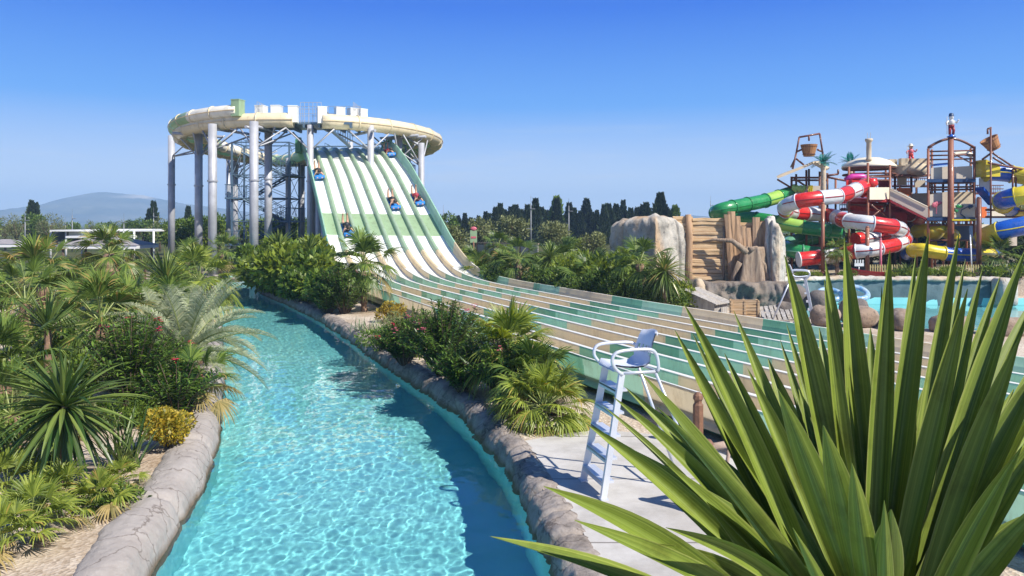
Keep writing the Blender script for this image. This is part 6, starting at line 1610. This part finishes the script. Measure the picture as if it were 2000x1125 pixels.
# artificial palms
feather_mt = M['blue_palm']
for lb, px, py, d, zb in (('blue-green artificial palm on a ringed trunk beside the tan canopy',1608,316,40,455),('blue-green artificial palm behind the dome roof of the red tower',1661,318,44,400)):
    top = at(px, py, d); t = thing('artificial_palm', lb, 'artificial palm', (top.x, d, 0), 0, 'artificial palms')
    mb = MB(); a = at(px, zb, d); k_ = int((top.z-a.z)/.12)
    mb.lathe([(.12 + (.025 if k % 2 else 0), a.z + (top.z-a.z)*k/k_) for k in range(k_+1)], n=10); mb.build('trunk', M['castle'], t)
    lf = MB(); r = rr_(px)
    for k in range(16):
        az = k*2.399; e = r.uniform(-.1,1.15); dd = Vector((math.cos(az)*math.cos(e), math.sin(az)*math.cos(e), math.sin(e))); q = Vector((0,0,top.z))
        for j in range(9):
            dd = (dd + Vector((0,0,-.07))).normalized(); s = dd.cross(Vector((0,0,1))).normalized(); nx = q + dd*.08
            w = .20*math.sin(PI*(.25+.7*j/9))
            for sg in (-1,1): lf.face([lf.vert(p) for p in (q, q+dd*.04, nx+s*sg*w+dd*.09, q+s*sg*w*.8+dd*.07)], 0)
            q = nx
    lf.build('fronds', feather_mt, t)
# statues (plain figures)
def statue(name, label, px, py_foot, d, h, cloth, hat, hatm, top, plinth):
    f = at(px, py_foot, d); t = thing(name, label, 'statue', f); s = h/1.7
    P_ = lambda x, y, z: (x*s, y*s, z*s)
    mb = MB(); mb.lathe([(.30*s,0),(.32*s,.06*s),(.14*s,.14*s),(.12*s,.22*s)], n=14); mb.build('plinth', M[plinth], t)
    mb = MB()
    mb.tube([P_(-.12,0,.2),P_(-.13,-.02,.5),P_(-.10,0,.8)], [.09*s,.10*s,.12*s], 10); mb.tube([P_(.12,-.02,.2),P_(.16,-.04,.5),P_(.10,0,.8)], [.09*s,.10*s,.12*s], 10)
    mb.lathe([(.16*s,.72*s),(.22*s,.86*s),(.20*s,.94*s)], n=14); mb.build('trousers', M[cloth], t)
    mb = MB(); mb.lathe([(.20*s,.92*s),(.22*s,1.05*s),(.24*s,1.2*s),(.16*s,1.32*s),(.08*s,1.36*s)], n=14)
    mb.tube([P_(-.2,0,1.24),P_(-.40,-.05,1.08),P_(-.44,-.2,.96)], [.075*s,.07*s,.06*s], 8); mb.tube([P_(.2,0,1.24),P_(.40,-.02,1.10),P_(.46,-.12,1.22)], [.075*s,.07*s,.06*s], 8); mb.build('shirt', M[top], t)
    mb = MB(); mb.blob(P_(0,-.01,1.50), (.17*s,.17*s,.20*s), 2, .03); mb.blob(P_(0,-.18*1,1.48), (.035*s,.05*s,.035*s), 2, .02)
    mb.blob(P_(-.45,-.22,.93), (.06*s,.06*s,.07*s), 4, .1); mb.blob(P_(.47,-.14,1.28), (.06*s,.06*s,.07*s), 4, .1); mb.build('head', M['tube_white'] if top == 'tube_white' else M['skin'], t)
    mb = MB()
    mb.lathe([(hat*s,1.60*s),(hat*.95*s,1.635*s),(.16*s,1.65*s),(.17*s,1.76*s),(.10*s,1.84*s),(0,1.85*s)], n=16); mb.build('hat', M[hatm], t)
    mb = MB(); mb.tube([P_(-.45,-.22,.2),P_(-.45,-.22,1.55)], .02*s, 6); mb.build('staff', M['castle'], t)
statue('statue', 'statue in a broad pale hat and red trousers standing on the battlement', 1779, 320, 41.2, 1.0, 'red', .30, 'panel_cream', 'petal_pink', 'castle')
statue('statue', 'white statue with a dark blue cap and red trousers on top of the right tower', 1858, 268, 38.6, 1.12, 'red_dark', .2, 'deck_blue', 'tube_white', 'tube_blue')
# picket fence, sign, shrubs and palms along the pool wall
M['fence_y'] = mat('yellowish_fence', (.42,.36,.16), .7, .15, 3)
for (x0, x1, lb) in ((1700,1772,'low yellowish picket fence before the striped tubes'),(1840,1990,'low yellowish picket fence below the blue and yellow tubes')):
    a, c = at(x0,540,35), at(x1,540,35); a.z = c.z = .76; t = thing('picket_fence', lb, 'fence', a); mb = MB()
    n = int((c.x-a.x)/.11)
    for k in range(n): mb.box((a.x+.11*k, 35, 1.06), (.05,.025,.60))
    rel(mb, 'pickets', M['fence_y'], t); mb = MB()
    for z in (.9,1.25): mb.box(((a.x+c.x)/2, 35.03, z), (c.x-a.x, .03, .06))
    rel(mb, 'rails', M['fence_y'], t)
p = at(1678,514,34.6); t = thing('small_sign', 'small white comb-shaped board on a stick above the pool wall', 'sign', (p.x, p.y, .76)); mb = MB(); mb.box((0,0,.62), (.42,.03,.14))
for k in range(4): mb.box((-.17+.113*k,0,.76), (.05,.03,.16))
mb.build('board', M['tube_white'], t); mb = MB(); mb.tube([(0,.02,-.02),(0,.02,.6)], .02, 6); mb.build('stick', M['tube_white'], t)
t = thing('slide_exit', 'dark red open slide exit lying on the ground before the rust pole', 'slide exit', (at(1690,545,34.8).x, 34.8, .78)); mb = MB(); prev = None
for k in range(9):
    u = k/8; row = [mb.vert((-.75+1.5*u, dy, z+.18*(1-u)**2)) for dy, z in ((-.28,.28),(-.22,.06),(0,.02),(.22,.06),(.28,.28))]
    if prev:
        for i in range(4): mb.face((prev[i], row[i], row[i+1], prev[i+1]), 0, True)
    prev = row
mb.build('chute', M['red_dark'], t)
put(fan_palm('fan_palm', 'small fan palm on a pale ringed trunk before the striped tubes', rr_(81), 1.25, .4, .45, 20, 22, 'fan', .1, .09), *pxg(1635,35.6), .76)
put(fan_palm('fan_palm', 'fan palm on twin-looking pale trunk below the right tube loops', rr_(82), 1.0, .65, .6, 18, 24, 'fan', .1, .12), *pxg(1957,35.2), .76)
S1 = bush('leafy_shrub', 'low green shrub on top of the pool wall before the play area', rr_(83), .6, .55, 1100, .10, 'shrub', 'low shrubs along the pool wall')
S2 = bush('leafy_shrub', 'low yellow-green shrub on top of the pool wall before the play area', rr_(84), .6, .5, 1000, .10, 'lime', 'low shrubs along the pool wall')
for i, (px, sc) in enumerate(((1655,.7),(1740,.7),(1762,.8),(1785,.9),(1808,.9),(1832,1.0),(1856,1.0),(1878,.8),(1940,1.1),(1965,1.2),(1990,1.1),(1590,.7),(1565,.6))):
    p = (S1, S2)[i % 2]; o = p if i < 2 else dup(p); put(o, *pxg(px, 34.6), .76, i, sc)
put(cordyline('dracaena', 'small spiky yucca on the pool wall between two yucca leaves', rr_(85), .25, 50, .6, .05, el=(-.1,1.5)), *pxg(1772,34.7), .76)
# trees and hedge behind the play area
for i, (px, d, sc) in enumerate(((1540,60,.62),(1575,58,.6),(1610,62,.7),(1650,58,.65),(1690,60,.68),(1730,58,.66),(1770,60,.7),(1810,58,.72),(1850,60,.7),(1890,58,.72),(1930,60,.75),(1970,58,.74),(2010,60,.8),(1500,64,.5),(1460,66,.42))):
    o = dup(T2); o['label'] = 'green bushy tree in the belt behind the play area'; o['group'] = 'trees behind the play area'; put(o, *pxg(px, d), 0, i*1.9, sc)

for i, (px, d, sc) in enumerate(((1548,47,.8),(1590,46.5,.85),(1640,47,.8),(1690,46.5,.85),(1740,47,.85),(1790,46.5,.9),(1840,47,.9),(1890,46.5,.9),(1940,47,.95),(1990,46.5,1),(1885,44.6,.7),(1770,44.8,.7))):  # hedges added to make the depth behind the towers dark
    o = dup(HG); o['label'] = 'added dark hedge deepening the shade behind the play towers'; o['group'] = 'added hedges behind the play area'; put(o, *pxg(px, d), .7, i*1.3, (sc, sc, sc*.95))

# further decks, ladders and slides packed behind the front of the play structure
t = root('play_tower', 'crowded brown and red framework of decks filling the middle of the play structure', 'play tower', 1760, 43.5)
q = rr_(601)
for px in (1632,1664,1702,1726,1758,1790,1826,1842,1872,1888): post(t, px, 352+q.uniform(-8,14), 555, 43.4+q.uniform(-.8,1.2), .06, q.choice(('pipe','pipe','pipe_lit')))
for (x0, x1, y, mt) in ((1640,1740,412,'red_dark'),(1700,1800,442,'pipe'),(1620,1700,446,'red_dark'),(1760,1900,452,'deck_blue'),(1650,1790,476,'pipe'),(1545,1640,462,'pipe')):
    mb = MB(); quadp(mb, ((x0,y,42.6),(x1,y,42.6),(x1-3,y-3,44.8),(x0+3,y-3,44.8)), .10); rel(mb, 'deck', M[mt], t)
    mb = MB()
    for k in range(int((x1-x0)/5)): rod(mb, (x0+5*k,y-2,42.6), (x0+5*k,y-20,42.6), .018, 4)
    for yy in (20, 12): rod(mb, (x0,y-yy,42.6), (x1,y-yy,42.6), .03, 5)
    rel(mb, 'railing', M[q.choice(('pipe','red_dark','pipe_lit'))], t)
for (x0, x1, y, mt) in ((1742,1812,366,'pipe'),(1820,1898,398,'pipe'),(1622,1658,398,'red_dark'),(1664,1736,372,'pipe'),(1906,1990,426,'pipe'),(1905,1960,380,'pipe'),(1545,1612,402,'pipe')):
    mb = MB(); quadp(mb, ((x0,y,44.6),(x1,y,44.6),(x1-2,y-2,46.4),(x0+2,y-2,46.4)), .10); rel(mb, 'deck', M[mt], t)
    mb = MB()
    for k in range(int((x1-x0)/4)): rod(mb, (x0+4*k,y-2,44.6), (x0+4*k,y-18,44.6), .018, 4)
    for yy in (18, 11): rod(mb, (x0,y-yy,44.6), (x1,y-yy,44.6), .03, 5)
    rel(mb, 'railing', M['pipe'], t)
for (x0, x1, y0, y1, mt) in ((1752,1770,344,362,'panel_cream'),(1786,1806,352,366,'panel_beige'),(1830,1850,376,396,'panel_cream'),(1872,1896,378,397,'panel_beige'),(1664,1690,356,372,'red'),(1716,1736,352,371,'red_dark'),(1906,1926,404,425,'orange'),(1936,1962,406,425,'panel_cream'),(1968,1990,408,425,'tube_green'),(1912,1930,438,452,'panel_cream'),(1960,1985,462,480,'panel_beige'),(1560,1580,386,401,'tube_green'),(1668,1690,396,412,'red'),(1714,1734,424,441,'orange'),(1778,1800,428,443,'panel_beige'),(1640,1658,430,446,'red'),(1752,1770,404,420,'panel_cream'),(1790,1812,436,452,'tube_yellow'),(1845,1866,440,452,'tube_blue'),(1552,1572,446,462,'tube_lime'),(1690,1716,460,476,'red_dark'),(1590,1612,448,462,'panel_beige'),(1735,1752,456,476,'magenta')):
    mb = MB(); quadp(mb, ((x0,y1,42.5),(x1,y1,42.5),(x1,y0,42.5),(x0,y0,42.5)), .06); rel(mb, 'side_panel', M[mt], t)
mb = MB()
for k in range(22):
    x = q.uniform(1630,1890); y = q.uniform(385,480); rod(mb, (x,y,42.2+q.uniform(0,2)), (x+q.uniform(-45,45), y+q.uniform(-22,22), 42.2+q.uniform(0,2)), .035, 5)
rel(mb, 'pipework', M['pipe'], t)
tube_slide('red_tube_slide', 'plain red tube slide winding behind the striped ones', [(1660,398,42),(1690,404,41.4),(1730,410,41),(1770,418,41),(1795,428,41.8),(1780,436,43),(1740,440,43.4)], .33, [M['red'],M['red_dark']], 1.6)
tube_slide('yellow_tube_slide', 'yellow tube slide curling in the shade below the right tower', [(1790,452,41.2),(1815,448,40.4),(1845,452,40),(1862,462,40.2),(1850,472,41.2),(1815,476,41.6)], .33, [M['tube_yellow'],M['tube_yellow'],M['tube_blue']], 1.3, flange='tube_yellow')
# ------------------------------------------------------------------ riders on mats
def skinned(name, J, E, root_i, sub=1):
    me = bpy.data.meshes.new(name); me.from_pydata([j[0] for j in J], E, []); o = bpy.data.objects.new(name, me); COL.objects.link(o)
    md = o.modifiers.new('s', 'SKIN'); md.use_smooth_shade = True
    o.modifiers.new('d', 'SUBSURF').levels = sub
    sv = me.skin_vertices[0].data if me.skin_vertices else None
    if sv is None:
        bm = bmesh.new(); bm.from_mesh(me); bm.verts.layers.skin.verify(); bm.to_mesh(me); bm.free(); sv = me.skin_vertices[0].data
    for i, j in enumerate(J): sv[i].radius = (j[1], j[1]) if not isinstance(j[1], tuple) else j[1]; sv[i].use_root = (i == root_i)
    dg = bpy.context.evaluated_depsgraph_get(); dg.update()
    out = bpy.data.meshes.new_from_object(o.evaluated_get(dg)); bpy.data.objects.remove(o); out.name = name
    return out
# prone rider: +y is downhill (head end), z away from the lane; hips at the origin
J = []; E = []
def jn(p, r, par=None):
    J.append((p, r)); i = len(J)-1
    if par is not None: E.append((par, i))
    return i
pel = jn((0,0,.20), .145); wst = jn((0,.20,.21), .115, pel); chs = jn((0,.42,.26), (.15), wst); nck = jn((0,.56,.34), .055, chs); hd = jn((0,.66,.42), .095, nck); cr = jn((0,.72,.50), .085, hd); nose = jn((0,.78,.42), .03, hd)
for s in (-1, 1):
    sh = jn((s*.18,.47,.27), .065, chs); el = jn((s*.27,.62,.14), .045, sh); wr = jn((s*.17,.84,.17), .032, el); pm = jn((s*.14,.92,.19), .034, wr)
    for k in range(4): f1 = jn((s*(.10+.025*k),.98-.006*abs(k-1.5),.19), .010, pm); jn((s*(.10+.025*k),1.01-.006*abs(k-1.5),.165), .008, f1)
    jn((s*.09,.93,.18), .010, pm)
    hp = jn((s*.10,-.10,.19), .10, pel); kn = jn((s*.13,-.50,.13), .075, hp); cf = jn((s*.13,-.60,.30), .066, kn); an = jn((s*.12,-.66,.52), .045, cf); ft = jn((s*.12,-.58,.66), .04, an)
RM = skinned('body', J, E, 0); RM.materials.append(M['skin'])
def ring_mesh(name, pts, rad, mt):
    mb = MB(); mb.tube(pts, rad, 14); me_o = mb.build(name, mt); me = me_o.data; bpy.data.objects.remove(me_o); return me
for me in (RM,):
    me.polygons.foreach_set('use_smooth', [True]*len(me.polygons))
mbx = MB(); mbx.tube([(0,-.14,.20),(0,-.02,.21),(0,.14,.215)], [.15,.165,.14], 14); sw1 = mbx
def rider(label, px, py, swim, topless, head_r):
    best = None
    for i in range(8):
        t = (i+.5)/8; p = -1.0
        while p < 20:
            q = srow(p, t); x = q.x/q.y*F+1000; y = HZ-(q.z-H)/q.y*F; e = (x-px)**2*1.0+(y-py)**2
            if best is None or e < best[0]: best = (e, i, p)
            p += .1
    _, i, p = best; t = (i+.5)/8
    q = srow(p, t); tg = (srow(p+.3, t)-srow(p-.3, t)).normalized(); w = (srow(p, t+.02)-srow(p, t-.02)).normalized()
    nrm = tg.cross(w).normalized()
    if nrm.z < 0: nrm = -nrm
    xax = tg.cross(nrm).normalized(); sc = .98
    mt = Matrix((( xax.x, tg.x, nrm.x, q.x+nrm.x*.03),(xax.y, tg.y, nrm.y, q.y+nrm.y*.03),(xax.z, tg.z, nrm.z, q.z+nrm.z*.03),(0,0,0,1))) @ Matrix.Diagonal((sc,sc,sc,1))
    # mat
    o = thing('slide_mat', 'blue riding mat under the '+label.split(' lying')[0], 'mat', group='riding mats on the slide')
    mb = MB(); prev = None; prof = [(-.55,0),(-.3,0),(0,0),(.4,0),(.7,.01),(.86,.07),(.95,.17),(.93,.25),(.84,.28)]
    rows = []
    for y, z in prof: rows.append([mb.vert((x*.29, y, z+.012)) for x in (-1,-.5,0,.5,1)] + [mb.vert((x*.29, y-.02*(z > .03), z+.05)) for x in (1,.5,0,-.5,-1)])
    for A_, B_ in zip(rows, rows[1:]):
        for k in range(10): mb.face((A_[k], A_[(k+1)%10], B_[(k+1)%10], B_[k]), 0, True)
    mb.face(rows[0][::-1]); mb.face(rows[-1]); fs = mb.build('foam_sheet', M['blue_mat'], o)
    for s in (-1,1): mb = MB(); mb.tube([(s*.15,.66,.05),(s*.15,.72,.13),(s*.15,.84,.15),(s*.15,.90,.10)], .014, 6); mb.build('handle', M['white_plastic'], fs)
    o.matrix_world = mt
    # rider
    b_ = bpy.data.objects.new('person', RM); COL.objects.link(b_); tag(b_, label, 'person', 'riders on the slide'); b_.matrix_world = mt @ Matrix.Translation((0,0,.03))
    mb = MB(); mb.tube([(0,-.16,.19),(0,-.05,.205),(0,.10,.215)], [.155,.17,.145], 14)
    for s in (-1,1): mb.tube([(s*.10,-.08,.19),(s*.125,-.22,.175)], [.115,.095], 12)
    mb.build('swim_shorts', M[swim], b_)
    if not topless: mb = MB(); mb.tube([(0,.10,.215),(0,.25,.225),(0,.42,.26),(0,.5,.29)], [.14,.13,.165,.13], 14); mb.build('swim_top', M[swim], b_)
    mb = MB(); mb.blob((0,.68,.50), (.115*head_r,.12*head_r,.105*head_r), 4, .12); mb.build('hair', M['hair'], b_)
    mb = MB()
    for s in (-1,1): mb.blob((s*.04,.755,.455), (.014,.01,.012), 1, 0, n=8, k=6); mb.blob((s*.097,.67,.42), (.014,.03,.035), 1, 0, n=8, k=6)
    mb.build('face_features', M['skin'], b_)
rider('rider with legs raised lying on a mat high in the leftmost lane', 615, 343, 'swim_black', True, 1.0)
rider('rider just over the top edge lying on a mat at the upper right', 757, 304, 'swim_red', False, 1.0)
rider('rider with legs raised lying on a mat half way down on the right', 772, 396, 'swim_black', True, 1.0)
rider('rider in dark swimwear lying on a mat in the outermost right lane', 822, 384, 'swim_red', False, 1.0)
rider('rider in dark swimwear lying on a mat lowest on the slide, in the green band', 673, 450, 'swim_black', False, 1.1)
# swimmer in the river far back
